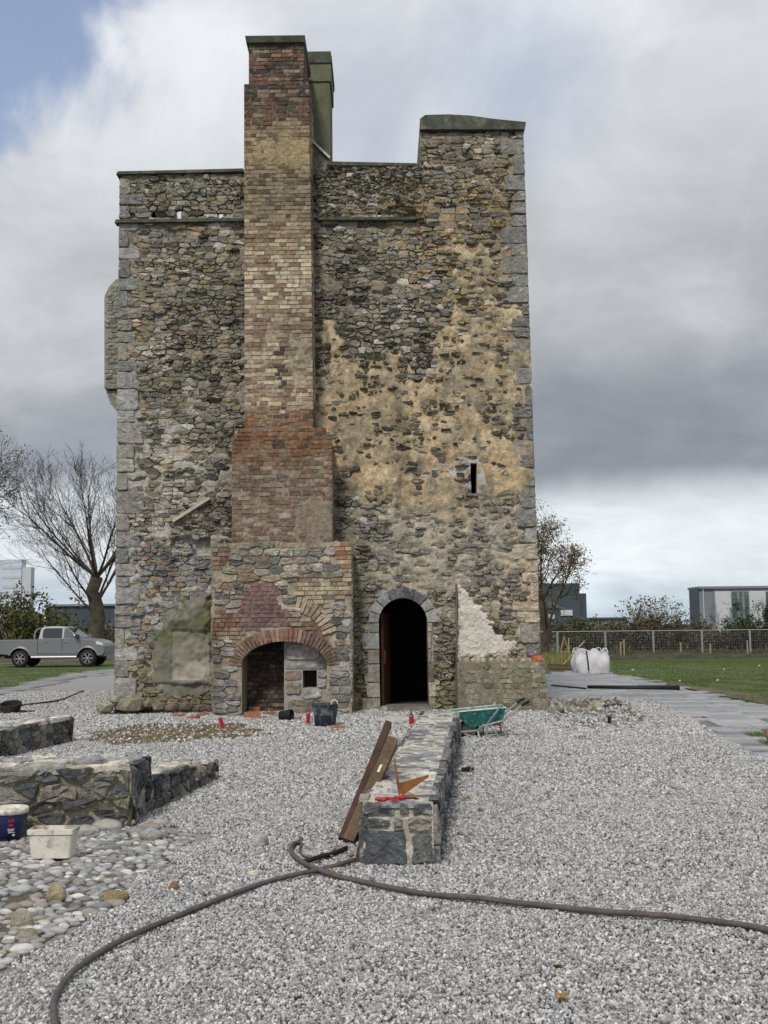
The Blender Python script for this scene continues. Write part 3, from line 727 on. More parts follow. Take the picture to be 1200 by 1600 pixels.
def face_grid(fL, fR, z0, z1, y, parent, colf, name, lvl=-.007, amp=.03, ninc=46, keepf=None, nzc=None):
    a = np.linspace(0, 1, ninc); b = np.linspace(z0, z1, nzc or int((z1 - z0) / .03) + 2)
    AA, ZZ_ = np.meshgrid(a, b, indexing='ij'); X_ = np.vectorize(fL)(ZZ_); X2 = np.vectorize(fR)(ZZ_); X_ = X_ + (X2 - X_) * AA
    qx, qy = Pn(X_, np.full(X_.shape, y), ZZ_); qx = qx.reshape(X_.shape); qy = qy.reshape(X_.shape)
    d = lvl + (fbm(X_, ZZ_, 7, 4, 60) - .5) * amp
    d[0] = d[-1] = -.03
    k = None
    if keepf is not None: k = keepf((X_[:-1, :-1] + X_[1:, 1:]) / 2, (ZZ_[:-1, :-1] + ZZ_[1:, 1:]) / 2)
    c = colf(qx, qy)
    ex = None
    if isinstance(c, tuple): c, ex = c; d = d + ex
    return grid(name, 'mortar', parent, X_, y - d, ZZ_, k, c)
def stack_ml(px, py):
    c = stack_cols(px, py)
    lv = blob(px + (fbm(px, py, .05, 3, 1) - .5) * 40, py, 450, 238, 60, 18, .3) * .016
    lv = lv + blob(px + (fbm(px, py, .05, 3, 2) - .5) * 30, py, 470, 570, 16, 50, .4) * .008
    c = c * (1 - lv[..., None] / .02) + np.array((.34, .27, .15)) * (lv[..., None] / .02)
    return c, lv
face_grid(stL, stR, zs0, zs1, YS, stack, stack_ml, 'mortar_face')
face_grid(st2L, st2R, zs1, zs2, YS + .04, stack, stack_ml, 'mortar_face')
BX, BY, BZ = Vector((1, 0, 0)), Vector((0, 1, 0)), Vector((0, 0, 1))
def course(fL, fR, z, h, y, emit, bl=.232, gap=.012, colf=brick_col, skip=None, off=None):
    x0, x1 = fL(z), fR(z); x = x0 - (U(0, bl * .9) if off is None else off)
    while x < x1 - .02:
        w_ = bl * U(.9, 1.08) if random.random() < .68 else bl * .5
        a, b = max(x, x0) + gap / 2, min(x + w_, x1) - gap / 2
        if x1 - b < .05: b = x1
        x += w_
        if x1 - x < .05: x = x1
        if b - a < .04: continue
        cx_ = (a + b) / 2; px, py = P1(cx_, y, z + h / 2)
        if skip and skip(px, py): continue
        emit((cx_, z + h / 2), b - a, h - gap, colf(px, py))
items = []
z = zs0
while z < zs1 - .02:
    h = U(.078, .088)
    def em(c, l_, hh, col, z=z): items.append((c, l_, hh, col))
    course(stL, stR, z, min(h, zs1 - z), YS, em); z += h
z = zs1
while z < zs2 - .02:
    h = U(.078, .088)
    course(st2L, st2R, z, min(h, zs2 - z), YS, lambda c, l_, hh, col: items.append((c, l_, hh, col, .04))); z += h
items.sort(key=lambda t: t[0][1])
m = MB()
for k, it in enumerate(items):
    c, l_, hh, col = it[:4]; yo = it[4] if len(it) > 4 else 0
    dep = .11; pr = U(-.002, .011); cen = (c[0], YS + yo + dep / 2 - pr, c[1])
    if k < 300: brick_obj(stack, cen, BX, BY, BZ, (l_, dep, hh), col)
    else: brick_mb(m, cen, BX, BY, BZ, (l_, dep, hh), col)
for side, fE in ((-1, stL), (1, stR)):                 # returns of the stack
    z = zs0
    while z < zs1 - .02:
        h = .083; y = YS + .06 + U(0, .1)
        while y < 20.45:
            l_ = .235
            if not (y > 19.9 and z < ZL - .1):
                px, py = P1(fE(z), y, z)
                brick_mb(m, (fE(z) - side * .05, y + l_ / 2, z + h / 2), BY, BX * -side, BZ, (l_ - .012, .11, h - .012), jit(brick_col(px, py), .1))
            y += l_
        z += h
for side, fE in ((-1, st2L), (1, st2R)):
    z = zs1
    while z < zs2 - .02:
        y = YS + .1
        while y < 20.4: brick_mb(m, (fE(z) - side * .05, y + .118, z + .04), BY, BX * -side, BZ, (.223, .11, .071), brick_col(400, 100)); y += .235
        z += .083
m.build('upper_bricks', 'brick', stack, kind='stuff')
m = MB(); a = W(385, 68, YS); b = W(476, 58, YS); m.hexa([(a.x, YS - .04, a.z), (b.x, YS - .04, a.z), (b.x + .02, 20.6, a.z), (a.x, 20.6, a.z), (a.x - .02, YS - .07, b.z), (b.x + .01, YS - .07, b.z), (b.x + .03, 20.62, b.z), (a.x, 20.62, b.z)])
m.build('chimney_cap', 'slate', stack)
m = MB(); tz = W(470, 130, YS).z; m.hexa([(stR(tz) - .05, YS + .02, tz - .03), (stR(tz) - .0, YS + .02, tz - .03), (stR(tz), 20.4, tz - .03), (stR(tz) - .05, 20.4, tz - .03), (stR(tz) - .05, YS + .03, tz + .04), (stR(tz) - .04, YS + .03, tz + .04), (stR(tz) - .04, 20.4, tz + .04), (stR(tz) - .05, 20.4, tz + .04)], (.3, .27, .22)); m.build('weathering', 'mortar', stack)
# ---- the rendered stack behind it
YB = 20.75
a = W(440, 260, YB); b = W(518, 260, YB); t = W(500, 100, YB).z
m = MB(); m.box(a.x, b.x - .03, YB, YB + 1.1, a.z - .8, t); mid = W(500, 128, YB).z; m.box(a.x + .05, b.x, YB - .03, YB + 1.13, mid, t - .002)
m.c = [(.13, .13, .085)] * len(m.v); st2 = m.build('rendered_stack', 'conc', tower)
m = MB(); m.box(a.x, b.x + .02, YB - .06, YB + 1.16, t, W(500, 90, YB).z); m.box(a.x, b.x + .0, YB - .02, YB + 1.1, W(500, 90, YB).z + .001, W(500, 81, YB).z); st2['_o'] = tower['_o']; m.build('chimney_cap', 'slate', st2)
m = MB(); pA, pB = W(489, 228, 20.3), W(516, 254, 20.3)
m.prism([(pA.x, pA.z), (pA.x - .15, pA.z - .8), (pB.x, pA.z - .8), (pB.x, pB.z)], lambda x, z: (x, 20.2, z), lambda x, z: (x, 20.7, z), (.2, .185, .15)); m.build('sloping_shoulder', 'stone', tower)
m = MB(); dv = pB - pA; m.obox((pA + pB) / 2 + Vector((0, .12, .025)), dv / 2, (0, .3, 0), Vector((-dv.z, 0, dv.x)).normalized() * .02, (.5, .5, .5)); m.build('flashing', 'conc', tower)

# ================================================================ middle breast, brick with rounded shoulders
YM = 19.24
mdL = sx(362, 850, 362, 690, YM); mdR = sx(520, 850, 519, 690, YM)
zm0 = W(430, 851, YM).z; zm1 = W(430, 700, YM).z; zm2 = W(430, 668, YM).z
def mL(z):
    if z <= zm1: return mdL(z)
    t = (z - zm1) / (zm2 - zm1); return mdL(z) + (stL(z) - mdL(z) + .02) * (1 - math.sqrt(max(0, 1 - t * t)))
def mR(z):
    zb = zm1 + .08
    if z <= zb: return mdR(z)
    t = min(1, (z - zb) / (zm2 - zb)); return mdR(z) + (stR(z) - mdR(z) - .02) * (1 - math.sqrt(max(0, 1 - t * t)))
m = MB(); nseg = 14; zlist = [zm0, zm1] + [zm1 + (zm2 - zm1) * k / nseg for k in range(1, nseg + 1)]
for za, zb in zip(zlist, zlist[1:]):
    m.hexa([(mL(za) + .01, YM + .03, za), (mR(za) - .01, YM + .03, za), (mR(za) - .01, 20.16, za), (mL(za) + .01, 20.16, za), (mL(zb) + .01, YM + .03, zb), (mR(zb) - .01, YM + .03, zb), (mR(zb) - .01, 20.16, zb), (mL(zb) + .01, 20.16, zb)], (.24, .2, .16))
mid_b = m.build('chimney_breast', 'mortar', tower); mid_b['_o'] = tower['_o']
cement = [(470, 786), (519, 783), (520, 842), (500, 850), (462, 848), (455, 830)]
def mid_ml(px, py):
    n = fbm(px, py, .04, 4, 9); c = stack_cols(px, py); wx = px + (n - .5) * 16
    cm = inpoly(wx, py + (n - .5) * 10, cement).astype(float); lv = cm * .02
    c = c * (1 - cm[..., None]) + np.array((.25, .205, .155)) * cm[..., None]
    pale = blob(wx, py, 438, 770, 24, 60, .5) * sstep(.4, .6, n); c = c * (1 - pale[..., None] * .7) + np.array((.5, .45, .4)) * pale[..., None] * .7
    return c, lv
face_grid(mL, mR, zm0, zm2, YM, mid_b, mid_ml, 'mortar_face', ninc=60)
z = zm0
while z < zm2 - .03:
    h = U(.078, .088)
    def em(c, l_, hh, col):
        brick_obj(mid_b, (c[0], YM + .055 - U(-.002, .011), c[1]), BX, BY, BZ, (l_, .11, hh), col)
    course(mL, mR, z, min(h, zm2 - z), YM, em); z += h
m = MB()
for side, fE in ((-1, mL), (1, mR)):
    z = zm0
    while z < zm1:
        y = YM + .06
        while y < 19.9: brick_mb(m, (fE(z) - side * .05, y + .117, z + .042), BY, BX * -side, BZ, (.222, .11, .07), brick_col(400, 780)); y += .235
        z += .083
m.build('side_bricks', 'brick', mid_b, kind='stuff')

# ================================================================ lower breast with the fireplace
YF = 19.1
lwL = sx(331, 1112, 331, 850, YF); lwR = sx(550, 1112, 549, 850, YF)
zl1 = W(430, 848, YF).z
fr = [W(377, 1112, YF).x, 0, W(511, 1112, YF).x, W(440, 1002, YF).z]
low = None
m = MB(); m.col = (.26, .23, .19)
idx = lambda s, z: s
def lsolid(x, z): return not (fr[0] < x < fr[2] and z < fr[3])
xL0, xR0 = lwL(.5) + .01, lwR(.5) - .01
cells(m, [xL0, xR0, fr[0], fr[2]], [-.1, fr[3], zl1 - .02], lsolid, YF + .04, 20.16, idx)
low = m.build('fireplace_breast', 'mortar', tower); low['_o'] = tower['_o']
frx = (fr[0] + fr[2]) / 2; fa = (fr[2] - fr[0]) / 2; fb = .44; fz = fr[3] - fb
purple = [(373, 930), (385, 912), (432, 909), (438, 940), (456, 955), (456, 985), (380, 988), (368, 965)]
def low_ml(px, py):
    n = fbm(px, py, .05, 4, 9); c = np.empty(px.shape + (3,)); c[:] = (.35, .30, .235)
    wx = px + (n - .5) * 24; wy = py + (n - .5) * 24
    def over(col, m_): c[:] = c * (1 - m_[..., None]) + np.array(col) * m_[..., None]
    over((.42, .36, .33), inpoly(wx, wy, purple).astype(float))
    over((.50, .47, .43), blob(wx, wy, 538, 1000, 14, 40, .5)); over((.23, .14, .09), blob(wx, wy, 490, 985, 40, 25, .5) * .8)
    over((.2, .13, .09), blob(wx, wy, 355, 985, 25, 30, .5) * .6)
    c *= (.75 + .5 * n)[..., None]; return c, -.008 + 0 * px
def lkeep(x, z): return ~((x > fr[0]) & (x < fr[2]) & (z < fr[3]))
face_grid(lwL, lwR, -.06, zl1, YF, low, low_ml, 'mortar_face', ninc=90, keepf=lkeep, amp=.02)
def l3(x, z, d): return (x, YF - d, z)
brick_zones = [[(330, 845), (362, 845), (362, 890), (330, 890)], purple, [(330, 950), (378, 950), (385, 1000), (330, 998)], [(455, 960), (510, 965), (520, 1000), (450, 990)],
               [(519, 842), (550, 842), (550, 905), (522, 905)], [(455, 890), (548, 905), (549, 925), (505, 960), (455, 925)]]
relief = [(451, 922), (461, 922), (500, 962), (512, 988), (498, 990), (482, 965), (455, 940)]
def zone(px, py): return any(inpoly([px], [py], zn)[0] for zn in brick_zones)
def low_bcol(px, py):
    if inpoly([px], [py], purple)[0]: return jit(random.choice([(.21, .12, .11), (.16, .105, .105), (.25, .15, .13), (.19, .12, .11)]), .15)
    if py < 905 and px > 515: return jit(random.choice([(.33, .25, .17), (.27, .15, .1), (.4, .32, .22)]), .2)
    if 440 < px < 550 and py < 960: return jit(random.choice([(.36, .29, .2), (.27, .19, .13), (.42, .36, .26), (.2, .16, .13)]), .2)
    return jit(random.choice([(.22, .125, .085), (.19, .115, .08), (.16, .11, .085), (.27, .19, .14), (.3, .25, .19)]), .2)
def in_arch(x, z, grow=0): return (z > fz - .02) and ((x - frx) / (fa + grow)) ** 2 + ((z - fz) / (fb + grow)) ** 2 < 1
z = .02
while z < zl1 - .05:
    h = U(.076, .085)
    def em(c, l_, hh, col):
        px, py = P1(c[0], YF, c[1])
        brick_obj(low, (c[0], YF + .05 - U(-.002, .012), c[1]), BX, BY, BZ, (l_, .11, hh), col)
    def skip(px, py):
        p = W(px, py, YF)
        return not zone(px, py) or bool(inpoly([px], [py], relief)[0]) or in_arch(p.x, p.z, .27) or (fr[0] < p.x < fr[2] and p.z < fr[3])
    course(lwL, lwR, z, min(h, zl1 - z), YF, em, bl=.225, colf=low_bcol, skip=skip); z += h
sd2 = seeds(lwL(1) - .1, lwR(1) + .1, -.05, zl1 + .1, .08, .2, 1.1, 2.4, .25)
for poly in voro(sd2, .5, .9):
    n_ = len(poly); x = sum(p[0] for p in poly) / n_; z = sum(p[1] for p in poly) / n_
    if not (lwL(z) + .03 < x < lwR(z) - .03 and 0 < z < zl1 - .04): continue
    px, py = P1(x, YF, z)
    if zone(px, py) or inpoly([px], [py], relief)[0] or in_arch(x, z, .28) or (fr[0] - .02 < x < fr[2] + .02 and z < fz): continue
    poly = [(min(max(a, lwL(b) + .005), lwR(b) - .005), b) for a, b in poly]
    poly = [((min(a, fr[0] - .004) if x < frx else max(a, fr[2] + .004)) if z < fz else a, b) for a, b in poly]
    sh, cen = shape(poly, U(.006, .014), .2, .006)
    if area(sh) < .002: continue
    col = jit(random.choice([(.29, .27, .235), (.23, .2, .16), (.33, .27, .2), (.16, .155, .15), (.40, .36, .3), (.27, .2, .14)]), .2)
    if py > 1010: col = jit(random.choice([(.21, .205, .2), (.27, .255, .23), (.36, .34, .31), (.17, .16, .15)]), .2)
    q = MB(); stone(q, sh, cen, l3, U(.01, .035), col); q.build('stone', 'stone', low)
for side, fE in ((-1, lwL), (1, lwR)):                 # returns of the breast
    def side3(y, z, d, side=side, fE=fE): return (fE(z) + side * (d + 0), y, z)
    q = MB()
    for poly in voro(seeds(YF, 20, 0, zl1, .09, .2, 1, 2.2, .2), .5, .9):
        sh, cen = shape([(min(max(a, YF + .01), 20.05), b) for a, b in poly], .01)
        if YF + .03 < cen[0] < 19.98 and .02 < cen[1] < zl1 - .03: stone(q, sh, cen, side3, U(.008, .02), jit((.26, .23, .19), .25))
    q.build('side_stones', 'stone', low, kind='stuff')
x = lwL(zl1) + .02                                      # ragged top course instead of a neat ledge
while x < lwR(zl1) - .05:
    w_ = U(.1, .26); h = U(.03, .10); y = YF + U(-.005, .03); q = MB()
    pts = [(x, zl1 - .09), (x + w_ - .01, zl1 - .09), (x + w_ - U(.01, .04), zl1 - .06 + h), (x + w_ * .5, zl1 - .05 + h + U(0, .02)), (x + U(.0, .04), zl1 - .06 + h)]
    q.prism(pts, lambda a, b: (min(a, lwR(zl1)), y, b), lambda a, b: (min(a, lwR(zl1)), 20.02, b + .03), jit(random.choice([(.3, .26, .2), (.25, .19, .14), (.36, .31, .24)]), .2)); q.build('top_stone', 'stone', low); x += w_
# fireplace arch: brick on edge
na = 32
th = [PI * k / na for k in range(na + 1)]
for k in range(na):
    t0, t1 = th[k], th[k + 1]; g = .01; pts = []
    for t in (t0 + g, t1 - g):
        c_, s_2 = math.cos(t), math.sin(t); nx_, nz3 = c_ / fa, s_2 / fb; nl = math.hypot(nx_, nz3); nx_ /= nl; nz3 /= nl
        pts.append(((frx + fa * c_, fz + fb * s_2), (frx + fa * c_ + nx_ * .235, fz + fb * s_2 + nz3 * .235)))
    poly = [pts[0][0], pts[0][1], pts[1][1], pts[1][0]]
    col = jit(random.choice([(.33, .2, .15), (.25, .14, .105), (.17, .12, .11), (.38, .29, .23)]), .2)
    if k < 8 or k > 21: col = jit((.19, .135, .10), .25)
    q = MB(); q.prism(poly, lambda x, z: (x, YF - U(.012, .022), z), lambda x, z: (x, YF + .34, z), col); q.build('voussoir', 'brick', low)
q = MB(); rz_ = fz + fb
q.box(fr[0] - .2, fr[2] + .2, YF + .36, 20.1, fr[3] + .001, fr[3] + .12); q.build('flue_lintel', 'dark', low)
# relieving arch: a quarter ring of brick on edge
ca = W(452, 1010, YF); rr1 = (W(452, 945, YF).z - ca.z)
for k in range(9):
    a0 = 1.42 - k * .125; col = jit(random.choice([(.38, .32, .24), (.30, .22, .16), (.44, .37, .28)]), .15)
    g = .016; rx_ = rr1 * .86
    P_ = lambda r_, t: (ca.x + r_ * math.cos(t), ca.z + r_ * math.sin(t))
    q = MB(); q.prism([P_(rx_, a0 - .125 + g), P_(rx_ + .27, a0 - .125 + g), P_(rx_ + .27, a0 - g), P_(rx_, a0 - g)], lambda x, z: (x, YF - .022, z), lambda x, z: (x, YF + .1, z), col); q.build('relieving_voussoir', 'brick', low)
# inside: brick back, stone block with its square flue opening
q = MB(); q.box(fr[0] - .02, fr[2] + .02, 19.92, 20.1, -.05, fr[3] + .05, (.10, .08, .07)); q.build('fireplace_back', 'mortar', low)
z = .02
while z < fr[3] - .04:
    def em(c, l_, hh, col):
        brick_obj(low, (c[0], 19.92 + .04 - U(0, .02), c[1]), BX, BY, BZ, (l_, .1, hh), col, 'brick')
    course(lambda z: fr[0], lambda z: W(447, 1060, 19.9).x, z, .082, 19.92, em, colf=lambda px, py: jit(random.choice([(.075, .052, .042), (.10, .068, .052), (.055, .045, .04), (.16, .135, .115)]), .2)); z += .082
YK = 19.42
bx0, bx1 = W(444, 1060, YK).x, fr[2]; op = (W(473, 1075, YK).x, W(473, 1075, YK).z, W(495, 1047, YK).x, W(495, 1047, YK).z)
m = MB(); m.col = (.36, .345, .32)
cells(m, [bx0, bx1, op[0], op[2]], [-.05, op[1], op[3], fr[3]], lambda x, z: not (op[0] < x < op[2] and op[1] < z < op[3]), YK, 19.9, idx)
m.build('flue_block', 'cream', low)
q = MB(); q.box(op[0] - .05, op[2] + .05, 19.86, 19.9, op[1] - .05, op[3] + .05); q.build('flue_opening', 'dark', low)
for (a, b, c_, d, col) in [(bx0 + .02, op[3] + .02, bx1 - .02, op[3] + .17, (.34, .33, .31)), (op[0] - .02, op[1] - .2, op[2] + .1, op[1] - .015, (.4, .39, .37)), (op[2] + .015, op[1], bx1 - .01, op[1] + .17, (.37, .36, .33)),
                           (op[2] + .015, op[1] + .19, bx1 - .01, op[3] - .01, (.33, .31, .28)), (bx0 + .03, op[1] - .12, op[0] - .03, op[1] + .12, (.24, .2, .16)), (bx0 + .01, op[1] + .14, op[0] - .02, op[3], (.27, .22, .17)), (bx0 + .06, .02, bx1 - .02, op[1] - .21, (.22, .19, .16)), (bx0 + .02, op[3] + .19, bx1 - .15, fr[3] - .05, (.42, .4, .37))]:
    pts = [(a, b), (c_, b + .01), (c_ - .01, d), (a + .01, d - .01)]
    q = MB(); sh, cen = shape(pts, .006, .15, .008); stone(q, sh, cen, lambda x, z, dd: (x, YK - dd, z), U(.015, .035), jit(col, .08), back=.03, bev=.08); q.build('stone', 'stone', low)
q = MB(); pm = W(425, 1020, 19.4)
q.box(fr[0] - .1, fr[2] + .1, YF - .35, 19.95, -.03, .012, (.13, .105, .085)); q.build('hearth', 'conc', low)

# ---- bartizan on the left flank
m = MB(); ya, yb = 21.2, 22.6
def lp(px, py): p = W(px, py, ya); return (p.x, p.z)
xw = xl(5) + .15
pts = [lp(163, 607), lp(163, 463), lp(171, 447), lp(182, 436)]
m.prism([pts[0], (xw, pts[0][1]), (xw, pts[3][1] + .05), pts[3], pts[2], pts[1]], lambda x, z: (x, ya, z), lambda x, z: (x, yb, z), (.33, .31, .27))
bz = m.build('bartizan', 'stone', tower); bz['_o'] = tower['_o']
m = MB(); p0, p1, p2 = lp(164, 609), lp(171, 630), lp(186, 648)
m.prism([p2, (xw, p2[1]), (xw, p0[1]), p0, p1], lambda x, z: (x, ya + .08, z), lambda x, z: (x, ya + .38, z), (.3, .29, .26)); m.build('corbel', 'stone', bz)
m = MB(); m.prism([p2, (xw, p2[1]), (xw, p0[1]), p0, p1], lambda x, z: (x, yb - .38, z), lambda x, z: (x, yb - .08, z), (.3, .29, .26)); m.build('corbel', 'stone', bz)
for poly in voro(seeds(pts[0][0] - .05, xw, pts[0][1], pts[3][1], .07, .14, 1, 1.8, .1), .7, .9):
    sh, cen = shape(poly, .01)
    if inpoly([cen[0]], [cen[1]], [pts[0], (xw, pts[0][1]), (xw, pts[3][1]), pts[3], pts[2], pts[1]])[0]:
        sh = [(max(a, pts[0][0] + .01), b) for a, b in sh]
        if not inpoly([a for a, b in sh], [b for a, b in sh], [(pts[0][0] - .01, pts[0][1] - .03), (xw, pts[0][1] - .03), (xw, pts[3][1] + .03), pts[3], pts[2], (pts[1][0] - .01, pts[1][1])]).all(): continue
        q = MB(); stone(q, sh, cen, lambda x, z, d: (x, ya - d, z), U(.01, .03), jit((.33, .31, .27), .2)); q.build('stone', 'stone', bz)
# ================================================================ ground surfaces
def sheet(name, poly, z, m, kind='structure', cell=None):
    q = MB(); q.add([(p[0], p[1], z + float(zg(p[0], p[1]))) for p in poly], [tuple(range(len(poly)))]); o = q.build(name, m, None, off=(0, 0, 0))
    if o.data.polygons[0].normal.z < 0: o.data.flip_normals()
    return tag(o, kind=kind)
def gp(*pts): return [tuple(G(a, b)[:2]) for a, b in pts]
MT['gravelbed'] = mat('gravel_bed', (.30, .295, .285), var=.5, vs=30, bump=1, bs=60, bd=.02)
MT['gravel'] = mat('crushed_limestone', rnd=[(0, (.09, .09, .09)), (.12, (.20, .20, .198)), (.45, (.345, .342, .335)), (.8, (.48, .475, .465)), (1, (.68, .675, .66))], var=.2, vs=40, bump=.4, bs=120, bd=.004)
MT['dirt'] = mat('bare_earth', (.15, .12, .085), var=.4, vs=3, bump=.9, bs=20, bd=.03)
MT['bed'] = mat('cobble_bed', (.105, .09, .07), var=.4, vs=5, bump=.9, bs=30, bd=.02)
MT['grassdirt'] = mat('mossy_earth', (.12, .105, .04), var=.4, vs=3, bump=.8, bs=30, bd=.03, second=((.16, .10, .055), 2.5, .45, .6))
MT['pave'] = mat('paving_bed', (.16, .16, .165), var=.3, vs=3, bump=.4)
MT['slab'] = mat('paving_stone', attr=True, objcol=True, var=.2, vs=4, bump=.25, bs=50, bd=.006, rough=.6, spec=.4)
gl = gp((1215, 1200), (1120, 1150), (1060, 1112), (1035, 1100), (1000, 1096), (930, 1093), (862, 1095))
gravel_poly = [(5, 3.0), (5.0, 9)] + gl + [(3.1, 20.3), (-5, 20.3), (-5.4, 22)] + gp((182, 1049), (120, 1060), (0, 1089), (-120, 1118)) + [(-8, 9), (-5, 3.0)]
sheet('gravel_ground', gravel_poly, -.004, 'gravelbed')
path_r = gp((1215, 1204), (1120, 1152), (1060, 1114), (1035, 1101), (1000, 1097), (930, 1094), (862, 1096)) + [(3.3, 24), (3.4, 30)] + gp((905, 1047), (955, 1054), (1005, 1062), (1060, 1075), (1130, 1091), (1215, 1108), (1215, 1139), (1149, 1139), (1215, 1172))
pav = sheet('paved_path', path_r, -.008, 'pave')
lpath = gp((-120, 1118), (0, 1089), (120, 1060), (182, 1049), (182, 1044), (110, 1053), (0, 1079), (-120, 1105))
lp_ = sheet('footpath', lpath, -.006, 'pave')
cob = gp((-90, 1298), (60, 1300), (130, 1292), (235, 1298), (305, 1308), (258, 1350), (215, 1392), (150, 1430), (95, 1456), (40, 1492), (-90, 1560))
bed = sheet('cobbled_floor', cob, .002, 'bed')
patch = gp((112, 1150), (190, 1136), (300, 1130), (395, 1131), (425, 1150), (340, 1158), (230, 1164), (130, 1163))
sheet('earth_patch', patch, .004, 'grassdirt')
rub = gp((858, 1096), (960, 1094), (1010, 1120), (1000, 1134), (930, 1138), (858, 1125))
sheet('rubble_patch', rub, .004, 'dirt')
sheet('dirt_track', gp((-160, 1046), (190, 1030), (190, 1020), (-160, 1030)), .004, 'dirt')
sheet('dirt_yard', [(3.35, 30)] + gp((905, 1047), (955, 1054), (985, 1059), (935, 1063), (862, 1062)), .01, 'dirt')
sheet('earth_margin', gp((1000, 1059), (1060, 1073), (1130, 1088), (1215, 1104), (1215, 1092), (1120, 1078), (1060, 1066)), .006, 'dirt')
# paving stones, running bond, laid one by one
smesh = []
for k in range(5):
    m = MB(); i_ = .03
    m.add([(-.5, -.5, -1), (.5, -.5, -1), (.5, .5, -1), (-.5, .5, -1), (-.5, -.5, -.1), (.5, -.5, -.1), (.5, .5, -.1), (-.5, .5, -.1), (-.5 + i_, -.5 + i_, U(-.1, 0)), (.5 - i_, -.5 + i_, U(-.1, 0)), (.5 - i_, .5 - i_, U(-.1, 0)), (-.5 + i_, .5 - i_, U(-.1, 0))],
          [(0, 1, 5, 4), (1, 2, 6, 5), (2, 3, 7, 6), (3, 0, 4, 7), (4, 5, 9, 8), (5, 6, 10, 9), (6, 7, 11, 10), (7, 4, 8, 11), (8, 9, 10, 11)])
    o = m.build('paving_stone', 'slab', off=(0, 0, 0)); smesh.append(o.data); bpy.data.objects.remove(o)
def lay(parent, poly, ang, lx, ly, ztop, cols, th=.05, mx=300):
    ca, sa = math.cos(ang), math.sin(ang); P_ = np.array(poly); u = P_[:, 0] * ca + P_[:, 1] * sa; v = -P_[:, 0] * sa + P_[:, 1] * ca
    out = []; j = 0; y = v.min()
    while y < v.max():
        x = u.min() - (j % 2) * lx / 2 - U(0, lx * .3)
        while x < u.max():
            l_ = lx * random.choice([.7, 1, 1, 1.25]); cx_, cy_ = x + l_ / 2, y + ly / 2; X_, Y_ = cx_ * ca - cy_ * sa, cx_ * sa + cy_ * ca
            cor = [(X_ + a * l_ / 2 * ca - b * ly / 2 * sa, Y_ + a * l_ / 2 * sa + b * ly / 2 * ca) for a in (-.8, .8) for b in (-.8, .8)]
            if inpoly([X_], [Y_], poly)[0]: out.append((math.hypot(X_, Y_), X_, Y_, l_))
            x += l_
        y += ly; j += 1
    out.sort()
    for _, X_, Y_, l_ in out[:mx]:
        px, py = P1(X_, Y_, 0)
        if not -40 < px < 1240: continue
        o = bpy.data.objects.new('paving_stone', random.choice(smesh)); C.objects.link(o); o.parent = parent
        o.location = (X_, Y_, ztop + U(-.004, .003)); o.rotation_euler.z = ang + U(-.006, .006); o.scale = (l_ - .012, ly - .012, th); o.color = (*jit(random.choice(cols), .14), 1)
lay(pav, path_r, R(0), .7, .36, .022, [(.26, .265, .28), (.30, .305, .315), (.235, .24, .25), (.32, .32, .32)])
lay(lp_, lpath, R(-35), .8, .5, .02, [(.2, .205, .21), (.24, .24, .25)])

